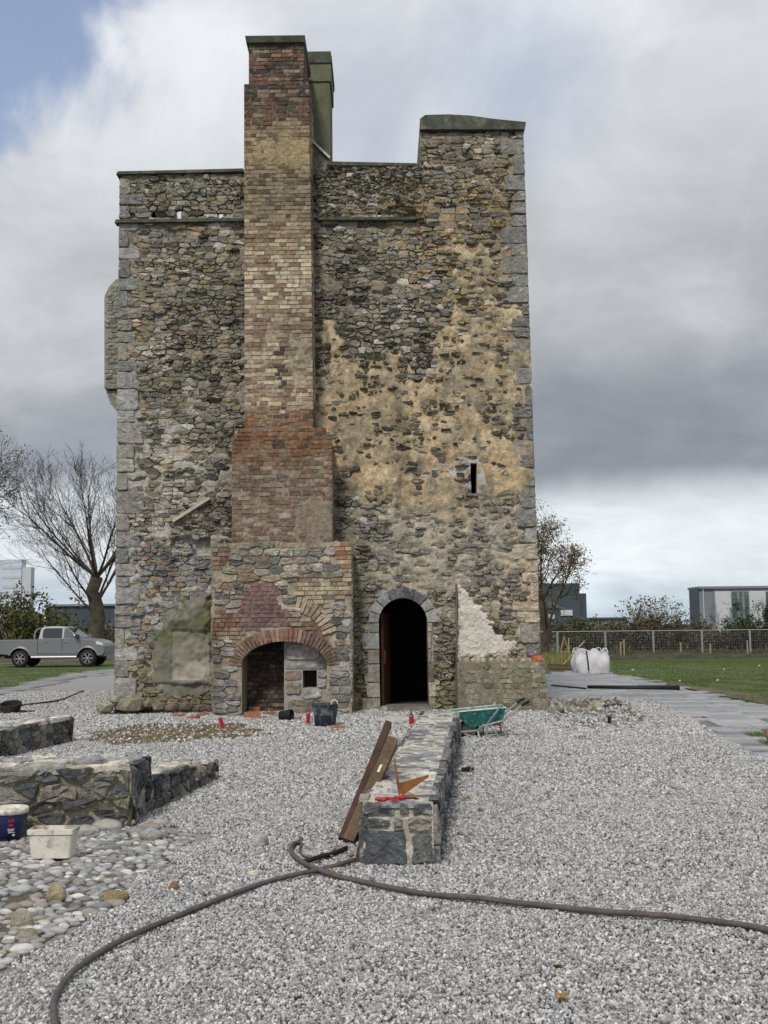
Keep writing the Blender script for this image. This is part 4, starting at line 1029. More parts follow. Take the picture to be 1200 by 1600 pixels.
# ---------------------------------------------------------------- scattered small pieces (instances on points)
def scatter(name, pts, smin, smax, m, seed, shape_='rock', tilt=None):
    me = bpy.data.meshes.new(name); me.from_pydata(pts.tolist(), [], []); me.materials.append(MT[m])
    o = bpy.data.objects.new(name, me); C.objects.link(o)
    g = bpy.data.node_groups.new(name + '_nodes', 'GeometryNodeTree')
    g.interface.new_socket('Geometry', in_out='INPUT', socket_type='NodeSocketGeometry'); g.interface.new_socket('Geometry', in_out='OUTPUT', socket_type='NodeSocketGeometry')
    n = g.nodes; l = g.links; gi = n.new('NodeGroupInput'); go = n.new('NodeGroupOutput')
    ip = n.new('GeometryNodeInstanceOnPoints'); l.new(gi.outputs[0], ip.inputs['Points'])
    if shape_ == 'rock':
        g2i = n.new('GeometryNodeGeometryToInstance'); ip.inputs['Pick Instance'].default_value = True
        for k in range(5):
            ic = n.new('GeometryNodeMeshIcoSphere'); ic.inputs['Radius'].default_value = 1; ic.inputs['Subdivisions'].default_value = 1
            sp = n.new('GeometryNodeSetPosition'); rv = n.new('FunctionNodeRandomValue'); rv.data_type = 'FLOAT_VECTOR'
            rv.inputs[0].default_value = (-.38,) * 3; rv.inputs[1].default_value = (.38,) * 3
            for s_i in rv.inputs:
                if s_i.name == 'Seed': s_i.default_value = k * 7 + seed
            l.new(ic.outputs[0], sp.inputs['Geometry']); l.new(rv.outputs[0], sp.inputs['Offset'])
            sh = n.new('GeometryNodeSetShadeSmooth'); sh.inputs['Shade Smooth'].default_value = False
            l.new(sp.outputs[0], sh.inputs[0]); sm = n.new('GeometryNodeSetMaterial'); sm.inputs['Material'].default_value = MT[m]
            l.new(sh.outputs[0], sm.inputs[0]); l.new(sm.outputs[0], g2i.inputs[0])
        l.new(g2i.outputs[0], ip.inputs['Instance'])
    else:
        co = n.new('GeometryNodeMeshCone'); co.inputs['Vertices'].default_value = 3; co.inputs['Radius Bottom'].default_value = .1; co.inputs['Depth'].default_value = 1
        sm = n.new('GeometryNodeSetMaterial'); sm.inputs['Material'].default_value = MT[m]
        l.new(co.outputs[0], sm.inputs[0]); l.new(sm.outputs[0], ip.inputs['Instance'])
    rr = n.new('FunctionNodeRandomValue'); rr.data_type = 'FLOAT_VECTOR'; rs = n.new('FunctionNodeRandomValue'); rs.data_type = 'FLOAT_VECTOR'
    t = 6.28 if tilt is None else tilt
    rr.inputs[0].default_value = (-t, -t, 0); rr.inputs[1].default_value = (t, t, 6.28); rs.inputs[0].default_value = smin; rs.inputs[1].default_value = smax
    for s_i in rr.inputs:
        if s_i.name == 'Seed': s_i.default_value = seed + 101
    for s_i in rs.inputs:
        if s_i.name == 'Seed': s_i.default_value = seed + 202
    l.new(rr.outputs[0], ip.inputs['Rotation']); l.new(rs.outputs[0], ip.inputs['Scale'])
    l.new(ip.outputs[0], go.inputs[0])
    md = o.modifiers.new('scatter', 'NODES'); md.node_group = g
    return o
wallC_n0, wallC_n1 = G(567, 1353), G(681, 1346)
def scat_pts(y0, y1, dens, mask):
    wmax = y1 * .40 + 1.5; n_ = int(2 * wmax * (y1 - y0) * dens)
    x = rng.uniform(-wmax, wmax, n_); y = rng.uniform(y0, y1, n_); k = np.abs(x) < y * .40 + 1.2; x = x[k]; y = y[k]
    k = mask(x, y); return x[k], y[k]
def gmask(x, y):
    n = (fbm(x, y, 2.2, 3, 5) - .5) * .5
    k = inpoly(x + n * .3, y + n * .3, gravel_poly) & ~inpoly(x + n, y + n * .7, cob) & ~(inpoly(x + n * 2.2, y + n * 2.4, patch) & (rng.random(x.shape) < .93))
    r_ = inpoly(x + n * .8, y + n * 1.5, rub); return k & (~r_ | (rng.random(x.shape) < .25))
P_all = []
def gz(x, y):
    x = np.array([x]); y = np.array([y]); return float(max((fbm(x, y, .9, 4, 21)[0] - .5) * .06 + (fbm(x, y, 4.5, 2, 29)[0] - .5) * .03, -.012)) + .012
for y0, y1, dens, lo, hi_ in ((3.4, 6.5, 7500, .0050, .0115), (6.5, 10, 5000, .0062, .0138), (10, 15, 2200, .009, .020), (15, 27, 1000, .013, .028)):
    x, y = scat_pts(y0, y1, dens, gmask); bump_ = (fbm(x, y, .9, 4, 21) - .5) * .06 + (fbm(x, y, 4.5, 2, 29) - .5) * .03
    pts = np.stack([x, y, np.maximum(bump_, -.012) + rng.uniform(0, .014, len(x))], -1)
    P_all.append((pts, lo, hi_))
for k, (pts, lo, hi_) in enumerate(P_all):
    o = scatter('gravel', pts, (lo, lo, lo * .8), (hi_, hi_, hi_ * .9), 'gravel', 3 + k)
    tag(o, kind='stuff')

# ---------------------------------------------------------------- cobbles
MT['cobble'] = mat('river_cobble', attr=True, objcol=True, var=.22, vs=14, bump=.25, bs=70, bd=.006, rough=.55)
cmesh = []
for k in range(9):
    bm = bmesh.new(); bmesh.ops.create_icosphere(bm, subdivisions=2, radius=1); m = MB(); rr = random.Random(k); ph = [rr.uniform(0, 6) for _ in range(6)]
    m.add([tuple(v.co * (1 + .10 * math.sin(2.2 * v.co.x + ph[0]) + .09 * math.sin(2.7 * v.co.y + ph[1]) + .07 * math.sin(3 * v.co.z + ph[2]) + rr.uniform(-.04, .04))) for v in bm.verts], [tuple(v.index for v in f.verts) for f in bm.faces]); bm.free()
    o = m.build('cobble', 'cobble', off=(0, 0, 0), smooth=True); cmesh.append(o.data); bpy.data.objects.remove(o)
cobs = []; P_ = np.array(cob); gr = {}
bare = gp((0, 1400), (60, 1380), (90, 1400), (60, 1440), (0, 1460))
wA0, wA1 = G(-60, 1308), G(205, 1289)
for t in range(17000):
    x, y = U(P_[:, 0].min(), P_[:, 0].max()), U(P_[:, 1].min(), P_[:, 1].max())
    px, py = P1(x, y, 0)
    if px < -70 or not inpoly([x], [y], cob)[0]: continue
    if inpoly([x], [y], bare)[0] and random.random() < .8: continue
    r_ = U(.017, .032) if random.random() < .87 else U(.032, .05)
    cell = (int(x / .2), int(y / .2)); bad = False
    for a in (-1, 0, 1):
        for b in (-1, 0, 1):
            for (qx, qy, qr) in gr.get((cell[0] + a, cell[1] + b), ()):
                if ((qx - x) / 1.25) ** 2 + ((qy - y) / .85) ** 2 < ((qr + r_) * .86) ** 2: bad = True; break
    if bad: continue
    gr.setdefault(cell, []).append((x, y, r_)); cobs.append((r_ / y, x, y, r_))
cobs.sort(reverse=True)
ccols = [(.40, .395, .38), (.28, .278, .27), (.20, .2, .2), (.52, .51, .49), (.30, .28, .245), (.15, .15, .15), (.34, .34, .34), (.25, .225, .19)]
small = MB()
for k, (_, x, y, r_) in enumerate(cobs):
    ang = U(-.35, .35); sc = (r_ * U(1.2, 1.75), r_ * U(.65, .95), r_ * U(.5, .85)); col = jit(tuple(v * 1.0 for v in random.choice(ccols)), .18); zc = r_ * .22
    M_ = Matrix.Translation((x, y, zc)) @ Matrix.Rotation(ang, 4, 'Z') @ Matrix.Rotation(U(-.25, .25), 4, 'X') @ Matrix.Diagonal((*sc, 1))
    me = random.choice(cmesh)
    if k < 300:
        o = bpy.data.objects.new('cobble', me); C.objects.link(o); o.parent = bed; o.matrix_local = M_; o.color = (*col, 1)
    else: small.add([M_ @ v.co for v in me.vertices], [tuple(p.vertices) for p in me.polygons], col)
if small.v: small.build('small_cobbles', 'cobble', bed, kind='stuff', smooth=True, off=(0, 0, 0))

# ================================================================ low rubble walls
def face_stones(par, O, U_, V_, N_, lu, lv_, hmin, hmax, cols, asp=(1.0, 2.4), gap=.012, proud=(.012, .035), vtop=None, name='stone'):
    O, U_, V_, N_ = Vector(O), Vector(U_).normalized(), Vector(V_).normalized(), Vector(N_).normalized()
    to3 = lambda u, v, d: O + U_ * u + V_ * v + N_ * d
    for poly in voro(seeds(-.05, lu + .05, -.02, lv_, hmin, hmax, *asp, .15, .2, .22), .6, 1.0):
        e_ = [U(-.02, .012) for _ in range(3)]
        poly = [(min(max(a, e_[0]), lu - e_[1]), min(max(b, -.03), lv_ - e_[2])) for a, b in poly]
        if area(poly) < .0016: continue
        n_ = len(poly)
        sh, cen = shape(poly, U(gap * .7, gap * 1.3), .16, .005)
        if area(sh) < .0012: continue
        q = MB(); stone(q, sh, cen, to3, U(*proud), jit(tuple(v * 1.22 for v in random.choice(cols)), .22), back=.03, bev=.1); q.build(name, 'stone', par)
DK = [(.085, .088, .095), (.12, .122, .13), (.07, .072, .08), (.17, .165, .16), (.22, .205, .18), (.14, .135, .125)]
def core(par, p, ht, hb=None, col=(.42, .37, .28), name='mortar_core'):
    """p: 4 ground corners ccw; ht: 4 heights"""
    q = MB(); ins = .0
    q.hexa([(a[0], a[1], -.08) for a in p] + [(a[0], a[1], h) for a, h in zip(p, ht)], col); return q.build(name, 'mortar', par)
# ---- the long wall in the middle
dC = Vector((math.sin(R(5.3)), math.cos(R(5.3)), 0)); n0, n1 = G(568, 1353), G(680, 1345); nC = Vector((dC.y, -dC.x, 0)); wC = (n1 - n0).dot(nC); n1 = n0 + nC * wC
lenC = 7.35; HC = .435
wallC = thing('rubble_wall', n0, 'long low rubble wall with mortared top running from the foreground to the tower door', 'wall', 'low rubble walls')
f0, f1 = n0 + dC * lenC, n1 + dC * lenC
core(wallC, [n0, n1, f1, f0], [HC - .004] * 4, col=(.56, .53, .45))
to3 = lambda u, v, d: n0 + nC * u + Vector((0, 0, v)) - dC * d
for (a, b, c_, d, col) in [(0, 0, .305, .245, (.105, .11, .12)), (.33, .01, wC, .225, (.15, .152, .155)), (0, .262, .19, .325, (.13, .125, .12)), (.21, .268, .28, .325, (.3, .28, .24)), (.30, .285, wC, .335, (.36, .33, .27)),
                           (.31, .232, wC, .275, (.29, .26, .2)), (0, .338, .235, HC, (.13, .132, .14)), (.25, .345, .325, HC, (.17, .17, .165)), (.338, .343, wC, HC, (.11, .112, .12)), (.2, .25, .29, .262, (.3, .27, .22))]:
    pts = [(a + .004, b), ((a + c_) / 2, b + U(-.008, .008)), (c_ - .004, b + U(0, .012)), (c_ - U(.002, .012), (b + d) / 2), (c_ - .006, d - U(.003, .016)), ((a + c_) / 2, d - U(0, .008)), (a + .006, d - .006), (a + U(0, .012), (b + d) / 2)]
    q = MB(); sh, cen = shape(pts, .004, .2, .006); stone(q, sh, cen, to3, U(.015, .03), jit(col, .06), back=.03, bev=.1); q.build('stone', 'stone', wallC)
face_stones(wallC, n1, dC, (0, 0, 1), nC, lenC, HC, .08, .2, DK, (1.2, 2.6), .012, (.012, .04))
face_stones(wallC, f0, -dC, (0, 0, 1), -nC, lenC, HC, .1, .2, DK, (1.2, 2.6), .014)
face_stones(wallC, n0 + Vector((0, 0, HC - .012)), nC, dC, (0, 0, 1), wC, lenC, .10, .26, [(.17, .175, .185), (.23, .235, .24), (.13, .135, .145), (.33, .325, .31), (.2, .2, .2), (.4, .38, .35)], (.9, 2.6), .024, (.006, .02))
# ---- wall near left, with its square corner
pA = [Vector((-4.2, 8.25, 0)), G(204, 1290), G(230, 1268), Vector((-4.4, 9.2, 0))]
HA = .485
wallA = thing('rubble_wall', pA[1], 'low dark stone wall with square corner block behind the white tub, green moss at its foot', 'wall', 'low rubble walls')
core(wallA, pA, [HA] * 4, col=(.44, .38, .285))
MOSS = [(.10, .105, .055), (.13, .13, .075), (.09, .088, .08), (.15, .14, .105)]
dA = (pA[1] - pA[0]); lA = dA.length; dA.normalize(); nA = Vector((dA.y, -dA.x, 0))
face_stones(wallA, pA[0] + Vector((0, 0, .25)), dA, (0, 0, 1), nA, lA, HA - .25, .10, .145, DK, (1.3, 2.6), .02, (.02, .055))
face_stones(wallA, pA[0], dA, (0, 0, 1), nA, lA, .25, .10, .17, MOSS + DK[:2], (1.1, 2.2), .022, (.02, .07))
dB = (pA[2] - pA[1]); lB = dB.length; dB.normalize(); face_stones(wallA, pA[1], dB, (0, 0, 1), Vector((dB.y, -dB.x, 0)), lB, HA, .1, .17, DK, (1.1, 2.2), .014, (.02, .04))
face_stones(wallA, pA[0] + Vector((0, 0, HA - .008)), dA, Vector((-dA.y, dA.x, 0)), (0, 0, 1), lA + .02, .75, .13, .26, [(.3, .3, .29), (.42, .41, .38), (.2, .2, .2), (.48, .44, .36)], (1.0, 2.2), .024, (.01, .05))
# ---- its lower return running back to the right
pr = [G(229, 1270), G(338, 1219), G(330, 1210), G(222, 1252)]
q0, q1 = pr[0], pr[1]; dR = (q1 - q0); lR = dR.length; dR.normalize(); nR = Vector((dR.y, -dR.x, 0)); pr = [q0, q1, q1 - nR * .42, q0 - nR * .42]
wallR = thing('rubble_wall', q0, 'short knee-high wall stub topped with pebbles, running back from the dark corner block', 'wall', 'low rubble walls')
core(wallR, pr, [.30, .19, .19, .30], col=(.38, .33, .25))
face_stones(wallR, q0, dR, (0, 0, 1), nR, lR * .55, .30, .12, .16, DK + [(.3, .27, .2)], (1.2, 2.0), .014, (.015, .04))
face_stones(wallR, q0 + dR * lR * .55, dR, (0, 0, 1), nR, lR * .45, .235, .1, .13, DK + [(.42, .38, .3)], (1.2, 2.0), .014, (.015, .04))
face_stones(wallR, q1, -nR, (0, 0, 1), dR, .42, .2, .09, .12, DK, (1.1, 1.8), .012)
for k in range(90):
    u, v = U(.05, lR - .05), U(.06, .38); h = .30 - .11 * u / lR; c_ = q0 + dR * u - nR * v
    o = bpy.data.objects.new('pebble', random.choice(cmesh)); C.objects.link(o); o.parent = wallR; r_ = U(.03, .055); o.location = (c_.x - q0.x, c_.y - q0.y, h + .008); o.scale = (r_ * 1.2, r_, r_ * .55); o.rotation_euler.z = U(0, 6)
    o.color = (*jit(random.choice([(.46, .42, .35), (.36, .34, .3), (.5, .48, .44), (.28, .26, .23)]), .15), 1)
# ---- wall further back left
e0, e1 = G(-70, 1203), G(111, 1161); dD = (e1 - e0); lD = dD.length; dD.normalize(); nD = Vector((dD.y, -dD.x, 0)); pD = [e0, e1, e1 - nD * .55, e0 - nD * .55]; HD = .375
wallD = thing('rubble_wall', e1, 'low rubble wall with whitish mortared top at the left, nearest the coiled hose', 'wall', 'low rubble walls')
core(wallD, pD, [HD] * 4, col=(.38, .345, .275))
face_stones(wallD, e0, dD, (0, 0, 1), nD, lD, HD, .09, .15, DK + [(.2, .19, .16)], (1.2, 2.6), .012, (.012, .035))
face_stones(wallD, e1, -nD, (0, 0, 1), dD, .55, HD, .09, .15, DK, (1.1, 2), .012)
face_stones(wallD, e0 + Vector((0, 0, HD - .008)), dD, -nD, (0, 0, 1), lD, .55, .12, .22, [(.42, .42, .41), (.52, .5, .47), (.25, .25, .25), (.18, .18, .19)], (1, 2.4), .02, (.01, .03))
# clear the gravel beneath the walls: raise nothing, the cores go below ground
# footing stones under the near wall
for k, (px, py, r_) in enumerate([(130, 1300, .1), (165, 1296, .12), (190, 1290, .09), (238, 1308, .09), (235, 1296, .07), (90, 1305, .08), (212, 1302, .07), (250, 1290, .06)]):
    p = G(px, py); o = bpy.data.objects.new('footing_stone', cmesh[k % 9]); C.objects.link(o); o.parent = wallA; o.location = (p.x - pA[1].x, p.y - pA[1].y, .02); o.scale = (r_ * 1.3, r_ * .7, r_ * .5); o.rotation_euler.z = U(-.4, .4); o.color = (*jit((.3, .28, .25), .2), 1)

# ================================================================ things on the site
MT['paint_teal'] = mat('teal_paint', (.018, .16, .145), var=.3, vs=14, bump=.1, rough=.45, spec=.4, second=((.33, .36, .33), 26, .57, .66))
MT['galv'] = mat('galvanised_tube', (.34, .34, .32), var=.3, vs=20, bump=.1, rough=.5, metal=.4)
MT['rubber'] = mat('black_rubber', (.022, .021, .02), var=.3, vs=10, bump=.2, rough=.7)
MT['steelrust'] = mat('weathered_rust', (.30, .115, .035), var=.35, vs=12, bump=.25, bs=90, rough=.8, second=((.14, .06, .03), 9, .45, .65))
MT['plank'] = mat('dark_hardwood', (.06, .026, .018), var=.4, vs=8, bump=.3, rough=.6)
MT['beam'] = mat('brown_timber', (.12, .078, .045), var=.4, vs=7, bump=.4, rough=.75)
MT['hose'] = mat('dusty_hose', (.10, .085, .082), var=.35, vs=12, bump=.3, rough=.75)
MT['tubw'] = mat('white_plastic', (.66, .63, .56), var=.12, vs=9, bump=.15, rough=.5, second=((.36, .32, .25), 11, .50, .62))
MT['tubb'] = mat('navy_plastic', (.02, .03, .11), var=.2, bump=.05, rough=.35, spec=.5)
MT['red'] = mat('red_plastic', (.42, .02, .03), var=.25, vs=20, bump=.1, rough=.45)
MT['bucket'] = mat('dusty_black_plastic', (.035, .042, .055), var=.3, vs=10, bump=.1, rough=.55, second=((.23, .25, .27), 9, .5, .68))
MT['cement'] = mat('wet_cement', (.42, .40, .36), var=.2, vs=12, bump=.6)
MT['woven'] = mat('woven_bag', (.66, .66, .68), var=.14, vs=4, bump=.6, bs=14, bd=.04, rough=.7)
MT['black'] = mat('black_plastic', (.015, .015, .017), var=.2, bump=.1, rough=.5)
MT['navy'] = mat('navy_cloth', (.015, .022, .055), var=.3, bump=.6)
MT['brickred'] = mat('loose_brick', (.33, .12, .06), var=.35, vs=14, bump=.5, second=((.36, .28, .22), 9, .5, .7))
MT['leaf'] = mat('dry_leaf', (.30, .16, .05), var=.4, vs=30, bump=.3)
# ---- wheelbarrow
S_ = 108.0; wb0 = G(740, 1152); wbY = wb0.y
barrow = thing('wheelbarrow', (wb0.x, wbY, 0), 'teal wheelbarrow with scuffed tray parked at the end of the low wall', 'wheelbarrow')
def wp(px, py, y): return Vector((wb0.x + (px - 740) / S_, wbY + y, (1152 - py) / S_))
tt = [wp(704, 1111, -.25), wp(788, 1104, -.28), wp(788, 1104, .28), wp(704, 1111, .25)]; tb = [wp(734, 1135, -.15), wp(784, 1128, -.2), wp(784, 1128, .2), wp(734, 1135, .15)]
q = MB(); th = .012
def hopper(a, b): q.add(a + b, [(0, 1, 2, 3), (0, 4, 5, 1), (1, 5, 6, 2), (2, 6, 7, 3), (3, 7, 4, 0)])
q.add(tb + tt, [(3, 2, 1, 0), (0, 1, 5, 4), (1, 2, 6, 5), (2, 3, 7, 6), (3, 0, 4, 7)])
cI = lambda L_, c: [p + (c - p).normalized() * .02 for p in L_]; cc_ = sum(tt, Vector()) / 4
ti = cI(tt, cc_); bi = [p + Vector((0, 0, .012)) for p in tb]
q.add(bi + ti, [(0, 1, 2, 3), (0, 4, 5, 1), (1, 5, 6, 2), (2, 6, 7, 3), (3, 7, 4, 0)]); q.add(tt + ti, [(0, 1, 5, 4), (1, 2, 6, 5), (2, 3, 7, 6), (3, 0, 4, 7)])
tray = q.build('tray', 'paint_teal', barrow); tray['_o'] = barrow['_o']
q = MB(); q.tube(tt + [tt[0]], .008, 6); q.build('rim', 'tubw', tray)
q = MB(); lv2 = [a.lerp(b, .86) for a, b in zip(tb, tt)]; cen = sum(lv2, Vector()) / 4; vs = [p.lerp(cen, .03) for p in lv2]
q.add(vs + [cen + Vector((0, 0, .03))], [(0, 1, 4), (1, 2, 4), (2, 3, 4), (3, 0, 4)], (.3, .29, .27)); q.build('load', 'cement', tray)
for sy in (-.23, .23):
    q = MB(); q.tube([wp(716, 1143, sy * .35), wp(744, 1140, sy * .7), wp(752, 1132, sy), wp(783, 1125, sy), wp(800, 1112, sy * 1.1), wp(816, 1099, sy * 1.15), wp(825, 1095, sy * 1.15)], .016, 7); fr_ = q.build('frame_rail', 'galv', barrow); fr_['_o'] = barrow['_o']
    q = MB(); q.tube([wp(813, 1101, sy * 1.15), wp(819, 1097.5, sy * 1.15), wp(826, 1094.5, sy * 1.15)], .021, 7); q.build('grip', 'black', fr_)
    q = MB(); q.tube([wp(780, 1100, sy * 1.45), wp(772, 1112, sy * 1.35), wp(759, 1130, sy), wp(757, 1152, sy * 1.1)], .014, 7); q.build('leg', 'galv', barrow)
    q = MB(); q.tube([wp(784, 1126, sy), wp(786, 1140, sy * 1.1), wp(788, 1150, sy * 1.15), wp(783, 1153, sy * 1.15)], .014, 7); q.build('leg', 'galv', barrow)
    q = MB(); q.tube([wp(745, 1139, sy * .7), wp(748, 1153, sy)], .012, 6); q.build('strut', 'galv', barrow)
    q = MB(); q.tube([wp(764, 1133, sy), wp(772, 1142, sy * 1.1), wp(778, 1152, sy * 1.1)], .012, 6); q.build('strut', 'galv', barrow)
q = MB(); q.tube([wp(757, 1147, -.25), wp(757, 1147, .25)], .012, 6); q.tube([wp(758, 1147, -.25), wp(775, 1145, -.25)], .011, 6); q.build('cross_bar', 'galv', barrow)
wc = wp(733, 1139, 0); wh = thing('x', wc, None, None); wh.name = 'wheel'; wh.parent = barrow; wh.location = wc - Vector(barrow['_o'])
q = MB(); r_ = .155; q.lathe([(r_ - .05, -.04), (r_ - .02, -.045), (r_ - .004, -.025), (r_, 0), (r_ - .004, .025), (r_ - .02, .045), (r_ - .05, .04)], wc, (0, 1, 0), 24); q.build('tyre', 'rubber', wh, smooth=True)
q = MB(); q.lathe([(0, -.035), (.03, -.04), (.035, -.02), (.08, -.018), (.105, -.035), (.107, .035), (0, .035)], wc, (0, 1, 0), 20); q.build('rim', 'galv', wh)
# ---- leaning timbers by the wall's near end
def beam_between(name, a, b, w_, t_, side, m, par):
    a, b = Vector(a), Vector(b); d = (b - a); s_v = Vector(side); s_v = (s_v - d.normalized() * s_v.dot(d.normalized())).normalized(); u = d.normalized().cross(s_v)
    q = MB(); q.obox((a + b) / 2, s_v * w_ / 2, u * t_ / 2, d / 2); return q.build(name, m, par)
pt0 = G(534, 1313, .02); pt1 = W(607, 1131, pt0.y + .62)
tb1 = beam_between('timber_plank', pt0, pt1, .055, .09, (1, .15, .1), 'plank', None); tag(tb1, 'long dark reddish plank leaning against the left side of the middle wall', 'plank')
pt0 = G(544, 1317, .02); pt1 = W(614, 1158, pt0.y + .5)
tb2 = beam_between('timber_beam', pt0, pt1, .085, .12, (1, .12, .1), 'beam', None); tag(tb2, 'thick brown timber beam leaning on the middle wall beside the dark plank', 'beam')
d_ = (pt1 - pt0); c_ = pt0.lerp(pt1, .72); q = MB(); q.obox(c_ + Vector((-.01, -.064, .01)), d_.normalized() * .035, (.010, 0, 0), (0, .004, 0)); bmk = q.build('pale_mark', 'tubw', None); 
bmk.parent = tb2; bmk.location = bmk.location - tb2.location
# short dark offcut at their foot
p = G(562, 1348, .0); p2 = W(570, 1310, p.y + .05)
tag(beam_between('timber_offcut', p, p2, .07, .04, (1, 0, .2), 'plank', None), 'short dark wood offcut propped at the foot of the leaning timbers', 'offcut')
# ---- rusty steel bracket on the wall top
def onwall(px, py, z=HC + .015): return G(px, py, z)
b0 = onwall(624, 1246); 
brk = thing('steel_bracket', b0, 'rusty orange folded steel bracket lying on the top of the middle wall', 'bracket')
kx = 1600 / b0.y
q = MB(); q.prism([(0, 0), (46 / kx, 26 / kx), (46 / kx, 30 / kx), (0, 21 / kx)], lambda u, v: (b0.x + u, b0.y + .004 + u * .55, b0.z + v), lambda u, v: (b0.x + u, b0.y - .004 + u * .55, b0.z + v)); q.build('plate', 'steelrust', brk)
q = MB(); q.prism([(0, 0), (0, 21 / kx), (-6 / kx, 58 / kx), (-8 / kx, 58 / kx), (-4 / kx, 20 / kx)], lambda u, v: (b0.x + u, b0.y - .01, b0.z + v), lambda u, v: (b0.x + u, b0.y + .05, b0.z + v)); q.build('flange', 'steelrust', brk)
q = MB(); q.obox((b0.x + .05, b0.y + .03, b0.z + .002), (.07, .03, 0), (-.02, .05, 0), (0, 0, .003)); q.build('base_plate', 'steelrust', brk)
# ---- red glove / cloth
def crumple(name, c, rx, ry, rz, m, label, cat, seed=1, n1_=18, group=None):
    bm = bmesh.new(); bmesh.ops.create_icosphere(bm, subdivisions=3, radius=1); rr = random.Random(seed); ph = [rr.uniform(0, 6) for _ in range(9)]; q = MB()
    vs = []
    for v in bm.verts:
        x, y, z = v.co; k = 1 + .22 * math.sin(4 * x + ph[0]) * math.sin(3 * y + ph[1]) + .15 * math.sin(7 * y + ph[2] + 2 * x) + .12 * math.sin(9 * x + 5 * z + ph[3])
        vs.append((c[0] + x * rx * k, c[1] + y * ry * k, c[2] + max(z, -.25) * rz * k + rz * .2))
    q.add(vs, [tuple(v.index for v in f.verts) for f in bm.faces]); bm.free(); o = q.build(name, m, None, smooth=True); return tag(o, label, cat, group)
p = onwall(597, 1253); gl_ = thing('work_glove', p, 'crumpled red and grey work gloves on the near end of the wall top', 'gloves')
def gpart(nm, px, py, l_, w_, ang, m):
    w_ *= .62
    c0 = onwall(px, py); bm = bmesh.new(); q = MB(); n_ = 10; vs = []
    pts = [Vector((c0.x + (t - .5) * l_ * math.cos(ang), c0.y + (t - .5) * l_ * math.sin(ang), c0.z + .012 + .005 * math.sin(t * 9))) for t in np.linspace(0, 1, 7)]
    q.tube(pts, [w_ * f for f in (.5, .9, 1, .8, 1, .9, .4)], 7); q.build(nm, m, gl_, smooth=True); bm.free()
gpart('palm', 597, 1252, .10, .024, .1, 'red'); gpart('finger', 612, 1250, .09, .012, -.3, 'red'); gpart('finger', 616, 1253, .08, .011, .05, 'red'); gpart('cuff', 627, 1249, .07, .019, .1, 'red'); gpart('lining', 622, 1246, .06, .012, .2, 'cement')
# ---- hoses
def smooth_path(pts, n_=10):
    pts = [Vector(p) for p in pts]; out = []
    for i in range(len(pts) - 1):
        p0 = pts[max(i - 1, 0)]; p1 = pts[i]; p2 = pts[i + 1]; p3 = pts[min(i + 2, len(pts) - 1)]
        for k in range(n_):
            t = k / n_; out.append(.5 * ((2 * p1) + (p2 - p0) * t + (2 * p0 - 5 * p1 + 4 * p2 - p3) * t * t + (3 * p1 - p0 - 3 * p2 + p3) * t ** 3))
    return out + [pts[-1]]
def hose(pxs, r_, label, cat='hose', name='hose', m='hose', z=.03):
    pts = []
    for t in pxs:
        pts.append(G(t[0], t[1], t[2] if len(t) > 2 else z))
    sp = smooth_path(pts)
    zs_h = [gz(p.x, p.y) + r_ + .006 for p in sp]
    for i, p in enumerate(sp):
        seg_ = zs_h[max(0, i - 9):i + 10]; p.z = max(p.z if p.z > .045 else 0, .5 * (sum(seg_) / len(seg_) + max(seg_)))
    q = MB(); q.tube(sp, r_, 9); return tag(q.build(name, m, None, smooth=True), label, cat)
hose([(92, 1640), (84, 1585), (88, 1552), (118, 1515), (190, 1472), (300, 1425), (385, 1392), (440, 1374), (500, 1360), (553, 1345)], .0155, 'thick grey hose curving from the bottom left corner to the leaning timbers')
hose([(1260, 1480), (1180, 1458), (1050, 1440), (900, 1424), (760, 1407), (640, 1392), (560, 1377), (506, 1364), (470, 1348), (455, 1332), (458, 1318), (472, 1310, .05)], .0165, 'long grey hose sweeping to the right edge with a hooked end', z=.03)
hose([(473, 1350), (500, 1341), (525, 1333), (541, 1326)], .017, 'short piece of black hose in front of the leaning timbers', m='rubber')
hose([(472, 1311, .05), (468, 1325, .03), (472, 1336, .02), (482, 1341, .02)], .007, 'thin dark cord hanging from the hooked hose end', cat='cord', name='cord', m='hose')
hose([(27, 1103), (60, 1099), (95, 1094), (130, 1080)], .018, 'thin black cable lying on the gravel at far left', cat='cable', name='cable', m='rubber')
q = MB(); pc = G(16, 1114)
for k in range(5): q.tube([(pc.x + .165 * (1 + .05 * k) * math.cos(a), pc.y + .2 * math.sin(a), .05 + .03 * k + .05 * math.sin(a)) for a in np.linspace(0, 6.283, 25)], .022, 6, cap=False)
q.tube([pc + Vector((.15, -.05, .04)), pc + Vector((.3, -.1, .03)), pc + Vector((.5, -.02, .03))], .022, 6)
tag(q.build('coiled_hose', 'rubber', None, smooth=True), 'black hose coiled on the gravel at the far left edge', 'hose')
